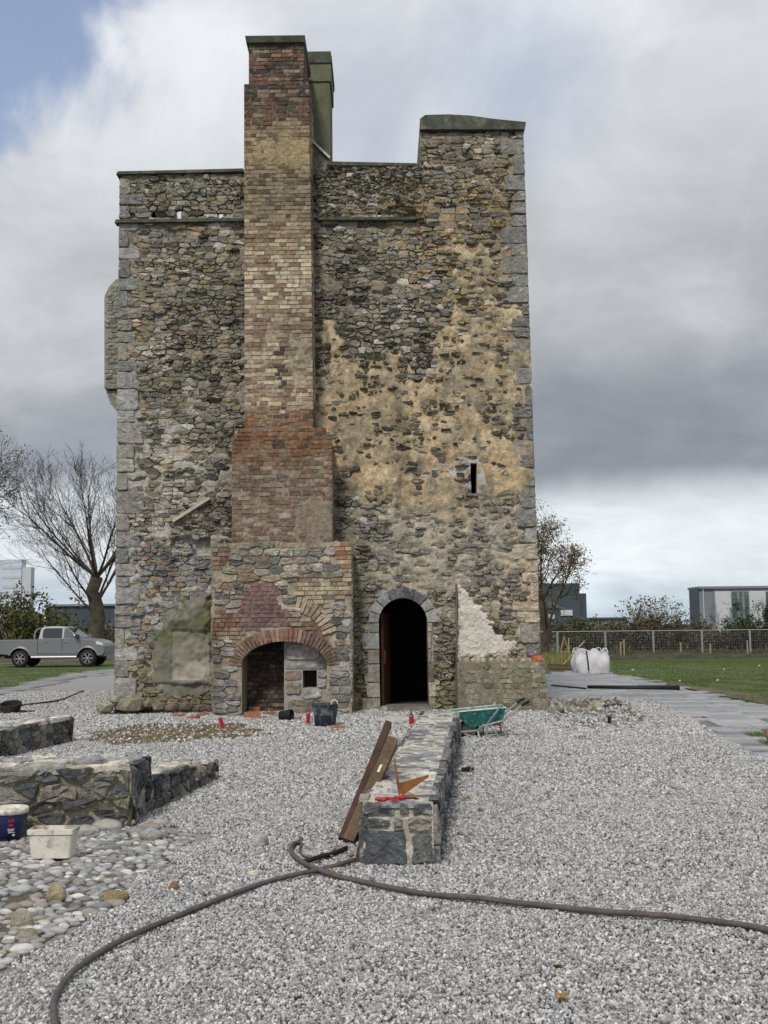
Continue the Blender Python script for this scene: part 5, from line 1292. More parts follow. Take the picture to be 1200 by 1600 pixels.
# ---- tubs
tw = G(77, 1350); tub = thing('mortar_tub', tw, 'white rectangular plastic tub smeared with mortar on the cobbles', 'tub')
tub['_o'] = tuple(tw); kx = 1600 / tw.y
W1, W0, DD, HH = 34.5 / kx, 30 / kx, .085, 43 / kx
def rr_ring(w_, d, z, c, rad=.02, n_=4):
    out = []
    for sx_, sy_, a0 in ((1, -1, -PI / 2), (1, 1, 0), (-1, 1, PI / 2), (-1, -1, PI)):
        for k in range(n_):
            a = a0 + PI / 2 * k / (n_ - 1); out.append((c[0] + sx_ * (w_ - rad) + rad * math.cos(a), c[1] + sy_ * (d - rad) + rad * math.sin(a), z))
    return out
def rings(q, R_):
    n_ = len(R_[0]); vs = [p for r__ in R_ for p in r__]
    q.add(vs, [(i * n_ + k, i * n_ + (k + 1) % n_, (i + 1) * n_ + (k + 1) % n_, (i + 1) * n_ + k) for i in range(len(R_) - 1) for k in range(n_)])
cx_ = (tw.x, tw.y + DD)
zb = .035
q = MB(); rings(q, [rr_ring(.001, .001, zb, cx_, 0), rr_ring(W0, DD * .88, zb, cx_), rr_ring(W1 - .006, DD, zb + HH - .035, cx_), rr_ring(W1 - .01, DD - .01, zb + HH, cx_), rr_ring(W0 * .98, DD * .86, zb + .04, cx_), rr_ring(.001, .001, zb + .04, cx_, 0)]); q.build('body', 'tubw', tub)
q = MB(); rings(q, [rr_ring(W1 - .005, DD + .002, zb + HH - .036, cx_), rr_ring(W1 + .004, DD + .01, zb + HH - .034, cx_), rr_ring(W1 + .005, DD + .011, zb + HH - .002, cx_), rr_ring(W1 - .006, DD - .004, zb + HH, cx_)]); q.build('rim', 'tubw', tub)
q = MB(); q.add(rr_ring(W1 * .93, DD * .92, zb + HH - .06, cx_), [tuple(range(16))]); q.build('mortar_fill', 'cement', tub)
tb_ = G(6, 1318); pail = thing('paint_pail', tb_, 'navy blue paint tub with white rim cut by the left edge', 'tub'); kx = 1600 / tb_.y; cb = (tb_.x, tb_.y + .12); rT = 26 / kx; hP = 50 / kx
q = MB(); q.lathe([(0, .03), (rT * .86, .03), (rT * .97, hP - .04), (rT * .95, hP - .02)], (cb[0], cb[1], 0), n=28); q.build('body', 'tubb', pail, smooth=True)
q = MB(); q.lathe([(rT * .96, hP - .045), (rT * 1.05, hP - .04), (rT * 1.05, hP - .008), (rT * .98, hP), (rT * .92, hP - .004), (rT * .9, hP - .05), (0, hP - .05)], (cb[0], cb[1], 0), n=28); q.build('rim', 'tubw', pail, smooth=True)
crv = MB()
for k in range(5):
    a = U(0, 6.28); rr_ = rT * U(.3, .6); crv.lathe([(0, 0), (.035, .004), (.03, .03), (0, .045)], (cb[0] + rr_ * math.cos(a) * .5, cb[1] + rr_ * math.sin(a) * .5, hP - .05), n=7)
crv.build('mortar_fill', 'cement', pail)
# red lettering block and small print on the pail's face
def onpail(a0, a1, z0, z1, m, nm):
    q = MB(); R_ = rT * (.86 + .11 * ((z0 + z1) / 2 / hP)) + .004; vs = []
    for z_2 in (z0, z1):
        for k in range(5):
            a = a0 + (a1 - a0) * k / 4; rz2 = rT * (.86 + .11 * (z_2 - .03) / (hP - .07)) + .003; vs.append((cb[0] + rz2 * math.sin(a), cb[1] - rz2 * math.cos(a), z_2))
    q.add(vs, [(k, k + 1, 6 + k, 5 + k) for k in range(4)]); return q.build(nm, m, pail)
for a0, a1, z0, z1, m_ in [(.26, .40, .155, .175, 'red'), (.44, .58, .158, .178, 'red'), (.28, .52, .125, .142, 'red'), (.20, .62, .10, .106, 'tubw'), (.22, .58, .088, .094, 'tubw'), (.24, .66, .075, .08, 'tubw'), (.5, .66, .05, .066, 'tubw')]:
    onpail(a0, a1, z0 * hP / .25, z1 * hP / .25, m_, 'printed_lettering')
# ---- black builders' bucket
bk = G(507, 1138); bkt = thing('builders_bucket', bk, 'dusty black rubber bucket with handles in front of the fireplace', 'bucket'); kx = 1600 / bk.y; rB = 20.5 / kx; hB = 34 / kx
q = MB(); q.lathe([(0, 0), (rB * .78, 0), (rB * .9, hB * .6), (rB, hB), (rB * 1.03, hB + .01), (rB * .97, hB), (rB * .86, hB * .5), (0, hB * .45)], (bk.x, bk.y + rB, .01), n=26); q.build('body', 'bucket', bkt, smooth=True)
for sg in (-1, 1):
    q = MB(); hx = bk.x + sg * rB * .72; hy = bk.y + rB + sg * -.0 + (.05 if sg < 0 else -.05)
    q.tube([(hx - .05, hy, hB), (hx - .045, hy, hB + .06), (hx, hy, hB + .085), (hx + .045, hy, hB + .06), (hx + .05, hy, hB)], .011, 6); q.build('handle', 'tubw' if sg > 0 else 'bucket', bkt)
bk2 = G(447, 1128); q = MB(); q.lathe([(0, -.12), (.085, -.12), (.10, .09), (.104, .1), (.095, .09), (.08, -.09), (0, -.09)], (bk2.x, bk2.y + .1, .10), (.93, -.3, .1), 20); tag(q.build('small_pot', 'black', None, smooth=True), 'small black pot lying on its side at the fireplace mouth', 'pot')
# ---- red pipe stubs and canisters
def stub(px, py, h, r_, lean, label, m='red', cap=None, top=None):
    p = G(px, py); o = thing('pipe_stub', p, label, 'pipe'); a = Vector((lean, 0, 1)).normalized(); q = MB()
    q.lathe([(0, -.02), (r_, -.02), (r_, h), (r_ * .8, h), (r_ * .78, h - .04), (0, h - .04)], p, a, 14); q.build('tube', m, o, smooth=False)
    q = MB(); q.lathe([(r_ * .9, h * .9), (r_ * 1.13, h * .9), (r_ * 1.13, h * 1.0), (r_ * .85, h * 1.0)], p, a, 14); q.build('collar', m if cap is None else cap, o)
    if top:
        q = MB(); q.lathe([(r_ * .9, h), (r_ * .5, h * 1.1), (r_ * .22, h * 1.15), (r_ * .2, h * 1.45), (0, h * 1.46)], p, a, 10); q.build('nozzle', top, o)
    return o
stub(349, 1140, .19, .032, -.28, 'leaning red pipe stub in the earth patch left of the fireplace')
o = stub(481, 1132, .20, .034, .05, 'red canister with grey band beside the black bucket', top='red', cap='galv'); o['category'] = 'canister'
o = stub(643, 1134, .17, .04, .0, 'red canister with dark nozzle standing at the wall end near the door', top='black', cap='galv'); o['category'] = 'canister'
o = stub(952, 1132, .14, .03, .05, 'small dark stub with red cap in the rubble right of the tower', m='black', cap='red')
q = MB(); p = G(778, 1140); q.obox((p.x, p.y + .3, .12), (.07, .03, 0), (-.03, .08, 0), (0, 0, .05)); q.lathe([(.02, 0), (.02, .05), (.0, .05)], (p.x, p.y + .3, .17), n=8); q.box(p.x - .05, p.x + .05, p.y + .24, p.y + .36, 0, .07); tag(q.build('red_can', 'red', None), 'small red fuel can half hidden behind the wheelbarrow legs', 'can')
# ---- loose bricks and stones
def lbrick(px, py, ang, label, z=0.0, m='brickred', dims=(.22, .11, .07)):
    p = G(px, py); a = Vector((math.cos(ang), math.sin(ang), U(-.1, .1))); b = Vector((-math.sin(ang), math.cos(ang), U(-.08, .08)))
    q = MB(); q.col = (1, 1, 1)
    brick_mb(q, (p.x, p.y + .06, z + dims[2] / 2), a, b, a.cross(b), dims, (1, 1, 1)); return tag(q.build('loose_brick', m, None), label, 'brick', 'loose bricks by the tower foot')
lbrick(279, 1122, .1, 'loose red brick on the ground, leftmost beneath the concrete patch'); lbrick(301, 1125, -.3, 'loose orange-brown brick right of the leftmost red brick'); lbrick(316, 1121, .5, 'broken brick end furthest right of the small heap')
lbrick(393, 1123, .2, 'large red brick lying in the left of the fireplace mouth', dims=(.28, .2, .12)); lbrick(398, 1115, -.1, 'red brick resting behind the large brick in the fireplace', z=.05); lbrick(420, 1118, .1, 'flat brown brick in the middle of the fireplace mouth')
lbrick(465, 1126, .2, 'small pinkish brick piece left of the red canister', dims=(.12, .09, .06)); lbrick(527, 1140, .1, 'flat brown brick just right of the black bucket', dims=(.24, .12, .06))
def boulder(px, py, rpx, col, label, sq=(1, .9, .8), seed=0, z=None):
    p = G(px, py); r_ = rpx / (1600 / p.y); bm = bmesh.new(); bmesh.ops.create_icosphere(bm, subdivisions=3, radius=1); rr = random.Random(seed); ph = [rr.uniform(0, 6) for _ in range(6)]; q = MB()
    q.add([(p.x + v.co.x * r_ * sq[0] * k, p.y + r_ * .6 + v.co.y * r_ * sq[1] * k, max(-.04, r_ * sq[2] * .7 + v.co.z * r_ * sq[2] * k)) for v in bm.verts for k in [1 + .09 * math.sin(2.6 * v.co.x + ph[0]) + .09 * math.sin(3 * v.co.y + ph[1]) + .06 * math.sin(5 * v.co.z + ph[2]) + rr.uniform(-.02, .02)]],
          [tuple(v.index for v in f.verts) for f in bm.faces], col); bm.free(); return tag(q.build('boulder', 'stone', None, smooth=True), label, 'stone', 'loose stones on the gravel')
boulder(403, 1326, 15, (.42, .41, .38), 'round pale grey boulder on the gravel left of the leaning timbers', seed=1)
boulder(396, 1373, 10, (.5, .46, .38), 'small cream stone touching the thick hose', sq=(1.1, .8, .7), seed=2)
boulder(271, 1394, 9, (.2, .12, .065), 'small rust brown stone on the gravel near the cobbles', sq=(1, .8, .9), seed=3)
boulder(325, 1396, 13, (.36, .32, .26), 'flat tan stone on the gravel above the thick hose', sq=(1.1, .7, .45), seed=4)
boulder(180, 1412, 17, (.24, .18, .09), 'flat ochre brown stone at the edge of the cobbles', sq=(1.2, .7, .6), seed=5)
boulder(84, 1412, 15, (.38, .33, .2), 'rounded yellowish stone standing proud among the cobbles', sq=(1, .8, 1.1), seed=6)
boulder(30, 1452, 15, (.34, .31, .24), 'dull brownish stone lying near the left edge among cobbles', sq=(1.2, .9, .9), seed=7)
boulder(40, 1470, 13, (.4, .36, .27), 'tan rounded stone lowest on the cobbled floor', sq=(1.3, .8, .7), seed=8)
boulder(236, 1316, 14, (.33, .33, .32), 'angular grey stone at the foot of the wall corner', sq=(1.2, .8, .8), seed=9)
boulder(935, 1112, 8, (.4, .36, .26), 'upright tan stone in the rubble right of the tower', sq=(1, .7, 1.1), seed=10)
boulder(915, 1109, 10, (.16, .14, .12), 'dark flat stone left of the upright tan stone', sq=(1.3, .8, .6), seed=11)
boulder(357, 1078 + 50, 3, (.25, .22, .18), 'small brown stone beside the leaning red pipe', seed=12)
boulder(585, 1119, 9, (.38, .36, .33), 'pale stone at the foot of the door jamb', sq=(1.3, .7, .7), seed=13)
boulder(600, 1113, 7, (.42, .40, .36), 'smaller pale stone at the left of the doorstep', sq=(1, .7, .8), seed=14)
boulder(570, 1116, 7, (.3, .27, .22), 'brownish stone by the right foot of the chimney breast', sq=(1.2, .7, .6), seed=15)
crumple('dark_sheet', G(955, 1108), .32, .2, .07, 'navy', 'folded dark navy sheet lying beside the paving', 'sheet', 5)
crumple('cement_heap', G(612, 1128), .30, .3, .08, 'cement', 'low heap of pale sand at the door beside the wall end', 'heap', 8)
# rubble fragments on the patch right of the tower
x, y = scat_pts(19, 23, 60, lambda x, y: inpoly(x, y, rub)); MT['rubblem'] = mat('rubble', rnd=[(0, (.1, .1, .1)), (.5, (.27, .25, .22)), (1, (.5, .46, .4))], var=.2, bump=.4)
tag(scatter('rubble', np.stack([x, y, np.full(len(x), .01)], -1), (.03, .03, .02), (.1, .1, .06), 'rubblem', 71), kind='stuff')
x, y = scat_pts(13, 18, 25, lambda x, y: inpoly(x, y, patch))
tag(scatter('patch_stones', np.stack([x, y, np.full(len(x), .0)], -1), (.01, .01, .01), (.04, .04, .03), 'rubblem', 73), kind='stuff')
# black roll of membrane on the paving
a, b = G(918, 1077), G(1062, 1079); q = MB(); q.tube([a + Vector((0, 0, .05)), a.lerp(b, .4) + Vector((0, .05, .05)), b + Vector((0, 0, .06))], [.05, .055, .07], 9); tag(q.build('membrane_roll', 'black', None, smooth=True), 'long black roll of membrane lying across the paved path', 'roll')
a, b = G(862, 1073), G(915, 1078); q = MB(); q.tube([a + Vector((0, 0, .03)), b + Vector((0, 0, .03))], .03, 7); tag(q.build('black_pipe', 'black', None), 'thin black pipe at the tower corner in line with the membrane roll', 'pipe')
# timber boards behind the bag
for k, (pa_, pb_, l_) in enumerate([((860, 1047), (902, 1049), 'brown board on the ground behind the tower corner, nearer one'), ((860, 1041), (903, 1043), 'brown board behind the tower corner, further one')]):
    a, b = G(*pa_), G(*pb_); q = MB(); d = (b - a) / 2; q.obox((a + b) / 2 + Vector((0, 0, .06)), d, Vector((-d.y, d.x, 0)).normalized() * .1, (0, 0, .04)); tag(q.build('timber_board', 'beam', None), l_, 'board')
# ---- leaves
lf = [(707, 1278), (725, 1250), (730, 1247), (712, 1246), (720, 1212), (752, 1265), (715, 1303), (513, 1362), (873, 1512), (880, 1560), (522, 1340), (548, 1335)]
for k, (px, py) in enumerate(lf):
    p = G(px, py, .028); q = MB(); n_ = 9; rr_ = U(.03, .05) if k != 8 else .035; a0 = U(0, 6)
    pts = [(p.x + rr_ * (1 if i % 2 else .55) * math.cos(a0 + 2 * PI * i / n_), p.y + rr_ * (1 if i % 2 else .55) * math.sin(a0 + 2 * PI * i / n_), p.z + U(0, .022)) for i in range(n_)]
    q.add(pts + [(p.x, p.y, p.z + .006)], [(i, (i + 1) % n_, n_) for i in range(n_)])
    lab0 = ['brown leaf midway along the right of the middle wall', 'larger tan leaf right of the wall, one of a touching pair', 'tan leaf behind its touching partner right of the wall', 'small leaf close against the wall behind the pair', 'farthest brown leaf right of the middle wall', 'leaf lying farthest out from the right side of the wall', 'dark red-brown leaf nearest the wall front corner', 'orange leaf under the crossing of the two hoses', '', '', 'brown leaf between the short black hose and the timbers', 'brown leaf at the foot of the leaning timbers']
    lab = lab0[k] if lab0[k] else 'curled brown leaf lying alone on the gravel in the right foreground' if k == 8 else 'dry brown leaf on the gravel beside the middle wall' if k < 7 else 'dry brown leaf near the hose ends and timbers' if k != 9 else 'tiny brown leaf at the bottom edge of the gravel'
    tag(q.build('fallen_leaf', 'leaf', None), lab, 'leaf', 'fallen leaves')
p = G(728, 1208); q = MB(); q.obox((p.x, p.y, .04), (.05, 0, .01), (0, .035, 0), (0, 0, .02)); q.lathe([(.02, 0), (.015, .03), (0, .03)], (p.x + .06, p.y, .045), (1, 0, 0), 8); tag(q.build('tape_reel', 'black', None), 'small black tool case on the gravel right of the wall', 'case')
# ---- the bulk bag
pb = G(928, 1052); kx = 1600 / pb.y; bag = thing('bulk_bag', pb, 'white woven bulk bag slumped full at the edge of the lawn', 'bag')
n1_, n2_ = 40, 16; hw = 25 / kx; hg = 34 / kx; vs = []; fs_ = []
for j in range(n2_ + 1):
    t = j / n2_
    for i in range(n1_):
        a = 2 * PI * i / n1_; c_, s_2 = math.cos(a), math.sin(a); sq_ = 1 / max(abs(c_), abs(s_2)) ** .9
        bul = 1.0 + .07 * math.sin(PI * min(1, t * 1.2)) - .10 * max(0, t - .55) - .06 * (1 - t) ** 3
        wv = .035 * math.sin(5 * a + 3 * t) + .03 * math.sin(9 * a - 7 * t + 1) + .018 * math.sin(17 * a + 11 * t)
        zt_ = t * hg * (1 + (.09 * math.sin(4 * a + 1) + .06 * math.sin(7 * a)) * t ** 3)
        vs.append((pb.x + hw * c_ * sq_ * (bul + wv), pb.y + hw + hw * s_2 * sq_ * (bul + wv), zt_))
for j in range(n2_):
    for i in range(n1_): fs_.append((j * n1_ + i, j * n1_ + (i + 1) % n1_, (j + 1) * n1_ + (i + 1) % n1_, (j + 1) * n1_ + i))
q = MB(); q.add(vs, fs_); q.build('sack', 'woven', bag, smooth=True)
q = MB(); q.lathe([(hw * .92, hg * .8), (hw * .5, hg * .86), (0, hg * .88)], (pb.x, pb.y + hw, 0), n=20); q.build('contents', 'dirt', bag)
for sx_, sy_ in ((-1, -1), (1, -1), (1, 1), (-1, 1)):
    q = MB(); cx2, cy2 = pb.x + sx_ * hw * .92, pb.y + hw + sy_ * hw * .92
    q.tube([(cx2, cy2, hg * .9), (cx2 - sx_ * .04, cy2, hg * 1.1), (cx2 - sx_ * .14, cy2, hg * 1.12), (cx2 - sx_ * .2, cy2 , hg * .95)], .022, 5); q.build('lifting_loop', 'woven', bag)
q = MB(); xs_ = pb.x - hw * .34; q.add([(xs_ - .03, pb.y - .10, hg * .12), (xs_ + .02, pb.y - .10, hg * .12), (xs_ + .0, pb.y - .09, hg * .6), (xs_ - .05, pb.y - .09, hg * .6), (xs_ - .02, pb.y + .02, hg * 1.02), (xs_ - .07, pb.y + .02, hg * 1.02)], [(0, 1, 2, 3), (3, 2, 4, 5)]); q.build('black_strap', 'black', bag)
# ball at the frame's right edge
p = G(1206, 1160); q = MB(); q.lathe([(0, -.11), (.05, -.1), (.09, -.06), (.11, 0), (.09, .06), (.05, .1), (0, .11)], (p.x + .03, p.y, .1), n=16); MT['pink'] = mat('pink_rubber', (.4, .13, .12), var=.15, bump=.05, rough=.5); tag(q.build('float_ball', 'pink', None, smooth=True), 'pinkish ball on the small grass patch at the right edge', 'ball')
# ================================================================ lawns
MT['blade'] = mat('grass_blade', rnd=[(0, (.055, .085, .018)), (.5, (.08, .12, .026)), (.9, (.10, .14, .035)), (1, (.15, .15, .06))], var=.15, vs=1, bump=0, rough=.8)
def lmask(x, y):
    px, py = Pn(x, y, zg(x, y)); k = (px > -60) & (px < 1260) & ~inpoly(x, y, path_r) & ~inpoly(x, y, gravel_poly) & ~inpoly(x, y, lpath)
    k &= ~((x > -5.6) & (x < 3.6) & (y < 34)); k &= ~((px < 195) & (py < 1046)); k &= ~((px < 956) & (px > 500) & (py < 1056)); k &= fbm(x, y, .8, 3, 2) > .36
    return k
x, y = scat_pts(12, 30, 260, lmask); a = np.stack([x, y, zg(x, y)], -1)
x, y = scat_pts(30, 74, 48, lmask); b = np.stack([x, y, zg(x, y)], -1)
tag(scatter('lawn_grass', a, (.04, .04, .025), (.08, .08, .055), 'blade', 31, 'blade', .5), kind='stuff')
tag(scatter('far_lawn_grass', b, (.10, .10, .02), (.2, .2, .055), 'blade', 33, 'blade', .5), kind='stuff')
MT['reed'] = mat('rank_grass', rnd=[(0, (.10, .12, .035)), (.6, (.2, .2, .07)), (1, (.3, .27, .13))], var=.2, bump=0)
pa_ = gp((835, 1037), (895, 1037), (895, 1030), (835, 1030)); x = rng.uniform(5.2, 13, 5000); y = rng.uniform(40, 50, 5000); px, _ = Pn(x, y, 0 * x); k = (px > 825) & (px < 905); x, y = x[k], y[k]
tag(scatter('rank_grass', np.stack([x, y, zg(x, y) + .1], -1), (.12, .12, .2), (.22, .22, .55), 'reed', 35, 'blade', .3), kind='stuff')
MT['verge'] = mat('verge_grass', rnd=[(0, (.04, .045, .018)), (.7, (.08, .085, .035)), (1, (.15, .14, .07))], var=.2, bump=0)
x = rng.uniform(9, 34, 5000); y = rng.uniform(74, 82, 5000)
tag(scatter('verge_grass', np.stack([x, y, zg(x, y) + .1], -1), (.3, .3, .2), (.5, .5, .5), 'verge', 37, 'blade', .3), kind='stuff')

# ================================================================ pickup truck
MT['silver'] = mat('silver_paint', (.23, .235, .25), var=.05, vs=3, bump=0, rough=.36, metal=.45, spec=.5)
MT['glassd'] = mat('tinted_glass', (.02, .024, .028), var=.1, bump=0, rough=.06, spec=.7)
MT['glassl'] = mat('clear_glass', (.10, .125, .13), var=.3, vs=2, bump=0, rough=.06, spec=.7)
MT['chrome'] = mat('bright_trim', (.35, .35, .36), var=.1, bump=0, rough=.4, metal=.6)
MT['lamp'] = mat('headlamp_glass', (.6, .62, .64), var=.2, bump=0, rough=.1, spec=.7)
t0 = G(37, 1042); t1 = G(148, 1040); TY = (t0.y + t1.y) / 2; K = (t1.x - t0.x) / 3.085
truck = thing('pickup_truck', (t0.x, TY, 0), 'silver double cab pickup truck parked on the track at left', 'pickup truck')
def T(x, y, z): return (t0.x + x * K, TY + y * K, z * K)
def arc(cx2, cz2, r_, a0, a1, n_=9): return [(cx2 + r_ * math.cos(a0 + (a1 - a0) * k / n_), cz2 + r_ * math.sin(a0 + (a1 - a0) * k / n_)) for k in range(n_ + 1)]
HW = .88
prof = [(-1.18, .62), (-.47, .55)] + arc(0, .42, .47, 2.75, .40) + [(.47, .47), (2.6, .44)] + arc(3.085, .42, .47, 2.95, .15) + [(3.78, .5), (3.86, .62), (3.86, .92), (3.79, 1.05), (3.62, 1.16), (3.3, 1.23), (2.75, 1.29), (2.62, 1.30), (.82, 1.30), (.80, 1.25), (-1.17, 1.25)]
q = MB(); n_ = len(prof)
def sec(y, ins): return [T(x, y, z if z > .65 else z) for x, z in prof]
lay_ = [(-HW, -.06), (-HW - .02, 0), (HW + .02, 0), (HW, -.06)]
vs = []
cxp = sum(p[0] for p in prof) / n_; czp = .8
for y, s_2 in ((-HW, .965), (-HW - .035, 1.0), (HW + .035, 1.0), (HW, .965)):
    if s_2 < 1: vs += [T(x + (cxp - x) * .012, y, z + (czp - z) * .035) for x, z in prof]
    else: vs += [T(x, y * .985, z) for x, z in prof]
vs = []
for y, k_ in ((-HW - .03, .94), (-HW, 1), (HW, 1), (HW + .03, .94)):
    vs += [T(cxp + (x - cxp) * (1 - (1 - k_) * .2), y, czp + (z - czp) * k_) for x, z in prof]
fs_ = [tuple(range(n_ - 1, -1, -1)), tuple(range(3 * n_, 4 * n_))] + [(j * n_ + i, j * n_ + (i + 1) % n_, (j + 1) * n_ + (i + 1) % n_, (j + 1) * n_ + i) for j in range(3) for i in range(n_)]
q.add(vs, [f[::-1] for f in fs_]); body = q.build('body', 'silver', truck); body['_o'] = truck['_o']
cabp = [(.84, 1.26), (.90, 1.74), (1.02, 1.82), (1.4, 1.85), (1.85, 1.84), (2.08, 1.78), (2.78, 1.27)]
q = MB(); n_ = len(cabp); vs = []
for y, top in ((-1, 1), (1, 1)):
    vs += [T(x, y * (HW + .005 - .17 * max(0, (z - 1.27) / .58)), z) for x, z in cabp]
q.add(vs, [tuple(range(n_)), tuple(range(2 * n_ - 1, n_ - 1, -1))] + [(i, n_ + i, n_ + (i + 1) % n_, (i + 1) % n_) for i in range(n_)]); cab = q.build('cab', 'silver', truck); cab['_o'] = truck['_o']
def side_panel(poly, m, nm, par, off=.006, sgn=-1):
    q = MB(); f = lambda o_: (lambda x, z: T(x, sgn * (HW + .005 + o_ - .17 * max(0, (z - 1.27) / .58) + (.03 if z < 1.27 else 0)), z)); q.prism(poly, f(off), f(-.01)); return q.build(nm, m, par)
for sg in (-1, 1):
    side_panel([(1.06, 1.30), (1.90, 1.28), (1.89, 1.76), (1.12, 1.76), (1.01, 1.68), (1.0, 1.36)], 'glassd', 'window', cab, sgn=sg)
    side_panel([(1.97, 1.28), (2.70, 1.26), (2.64, 1.33), (2.28, 1.62), (2.12, 1.74), (1.98, 1.76)], 'glassl', 'window', cab, sgn=sg)
    for x0, x1 in ((.80, .815), (1.915, 1.93), (2.74, 2.752)): side_panel([(x0, .55), (x1, .55), (x1, 1.26), (x0, 1.26)], 'black', 'door_seam', body, .004, sg)
    side_panel([(2.0, 1.12), (2.2, 1.12), (2.2, 1.155), (2.0, 1.155)], 'chrome', 'door_handle', body, .03, sg); side_panel([(1.05, 1.14), (1.25, 1.14), (1.25, 1.175), (1.05, 1.175)], 'chrome', 'door_handle', body, .03, sg)
    q = MB(); q.tube([T(.55, sg * (HW + .1), .45), T(2.62, sg * (HW + .1), .45)], .05 * K, 8); q.build('side_step', 'chrome', truck)
    q = MB(); q.obox(T(2.62, sg * (HW + .12), 1.37), (.07 * K, 0, 0), (0, .10 * K, 0), (0, 0, .09 * K)); q.build('mirror', 'silver' if sg > 0 else 'glassd', truck)
    for cx2 in (0, 3.085):
        q = MB(); pts = arc(cx2, .42, .53, 2.9, .25, 12); pin = arc(cx2, .42, .455, 2.9, .25, 12); N2 = 13
        vs = [T(a, sg * (HW + .025), b) for a, b in pts] + [T(a, sg * (HW + .075), b) for a, b in pin] + [T(a, sg * (HW - .05), b) for a, b in pin]
        q.add(vs, [(i, i + 1, N2 + i + 1, N2 + i) for i in range(12)] + [(N2 + i, N2 + i + 1, 2 * N2 + i + 1, 2 * N2 + i) for i in range(12)]); q.build('wheel_arch', 'silver', body)
        wcx = Vector(T(cx2, sg * .78, .38)); wh = thing('x', wcx, None, None); wh.name = 'wheel'; wh.parent = truck; wh.location = wcx - Vector(truck['_o']); r_ = .385 * K
        q = MB(); q.lathe([(r_ * .62, -.12), (r_ * .92, -.125), (r_, -.09), (r_, .09), (r_ * .92, .125), (r_ * .62, .12)], wcx, (0, 1, 0), 28); q.build('tyre', 'rubber', wh, smooth=True)
        q = MB(); q.lathe([(r_ * .64, -.11), (r_ * .60, -.09), (r_ * .57, .0), (0, .02)], wcx, (0, 1, 0), 24); q.lathe([(0, .09 * -1.3), (.05, -.11), (.06, -.06)], wcx, (0, 1, 0), 12)
        q.build('rim_dish', 'rubber', wh)
        q = MB()
        for k in range(6):
            for dd in (-.13, .13):
                a = k * PI / 3 + dd; e = Vector((math.cos(a), 0, math.sin(a))); tv = Vector((-math.sin(a), 0, math.cos(a)))
                q.obox(wcx + e * r_ * .36 + Vector((0, sg * .10, 0)), e * r_ * .27, tv * .014, (0, .012, 0))
        q.lathe([(r_ * .66, sg * .118), (r_ * .60, sg * .122), (r_ * .58, sg * .10)], wcx, (0, 1, 0), 24); q.lathe([(0, sg * .13), (r_ * .16, sg * .12), (r_ * .16, sg * .08)], wcx, (0, 1, 0), 10)
        q.build('rim', 'chrome', wh)
    side_panel([(.83, .62), (2.60, .60), (2.60, .70), (.83, .73)], 'silver', 'sill_moulding', body, .03, sg)
    side_panel([(3.46, 1.02), (3.80, .95), (3.80, 1.03), (3.62, 1.13), (3.48, 1.15)], 'lamp', 'headlight', body, .012, sg)
    side_panel([(-1.17, .86), (-1.08, .86), (-1.08, 1.2), (-1.17, 1.2)], 'red', 'tail_light', body, .012, sg)
q = MB(); ws = [(2.11, 1.76), (2.75, 1.31)]; q.add([T(ws[1][0] + .02, -.75, ws[1][1] - .0), T(ws[1][0] + .02, .75, ws[1][1]), T(ws[0][0] + .02, .62, ws[0][1]), T(ws[0][0] + .02, -.62, ws[0][1])], [(0, 1, 2, 3)]); q.build('windscreen', 'glassd', cab)
q = MB(); q.add([T(.84, -.72, 1.34), T(.84, .72, 1.34), T(.885, .66, 1.70), T(.885, -.66, 1.70)], [(3, 2, 1, 0)]); q.build('rear_window', 'glassl', cab)
for sg in (-1, 1):
    q = MB(); q.tube([T(.62, sg * .78, 1.25), T(.62, sg * .76, 1.55), T(.7, sg * .72, 1.70), T(.88, sg * .7, 1.78)], .03 * K, 7); q.build('sports_bar', 'chrome', truck)
q = MB(); q.obox(T(-.18, 0, 1.255), (.96 * K, 0, 0), (0, .86 * K, 0), (0, 0, .012)); q.build('bed_rail', 'black', truck)
q = MB(); q.obox(T(-1.2, 0, .55), (.06 * K, 0, 0), (0, .8 * K, 0), (0, 0, .07)); q.build('rear_bumper', 'black', truck)
q = MB(); q.obox(T(3.80, 0, .60), (.07 * K, 0, 0), (0, .82 * K, 0), (0, 0, .12 * K)); q.build('front_bumper', 'silver', truck)
q = MB(); q.obox(T(1.4, 0, .5), (2.2 * K, 0, 0), (0, .6 * K, 0), (0, 0, .1 * K)); q.build('chassis', 'black', truck)

# ================================================================ buildings in the distance
MT['clad_dark'] = mat('dark_cladding', (.06, .075, .095), var=.12, vs=.4, bump=0, rough=.5)
MT['clad_grey'] = mat('grey_cladding', (.19, .21, .235), var=.08, vs=.3, bump=0, rough=.5)
MT['clad_white'] = mat('white_cladding', (.50, .52, .56), var=.06, vs=.3, bump=0, rough=.5)
MT['clad_blue'] = mat('pale_blue_cladding', (.52, .58, .68), var=.08, vs=.3, bump=0, rough=.5)
MT['glassg'] = mat('green_glass', (.06, .12, .10), var=.4, vs=.8, bump=0, rough=.1, spec=.6)
def bx(px0, px1, pyt, Y, d, zb=-2, y0=0):
    a, b = W(px0, pyt, Y), W(px1, pyt, Y); return MB().box(a.x, b.x, Y + y0, Y + y0 + d, zb, a.z)
Yb = 150
bd = thing('office_building', W(1092, 990, Yb), 'white and grey clad modern building at the right edge beyond the fence', 'building'); bd['_o'] = tuple(bd.location)
bx(1092, 1330, 917, Yb, 5).build('grey_frame', 'clad_grey', bd)
o = bx(1115, 1330, 924, Yb, 1, y0=-.6).build('white_wall', 'clad_white', bd); o['_o'] = bd['_o']
bx(1090.5, 1330, 916.5, Yb, 5.6, zb=W(1100, 920, Yb).z, y0=-.4).build('roof_edge', 'clad_grey', bd)
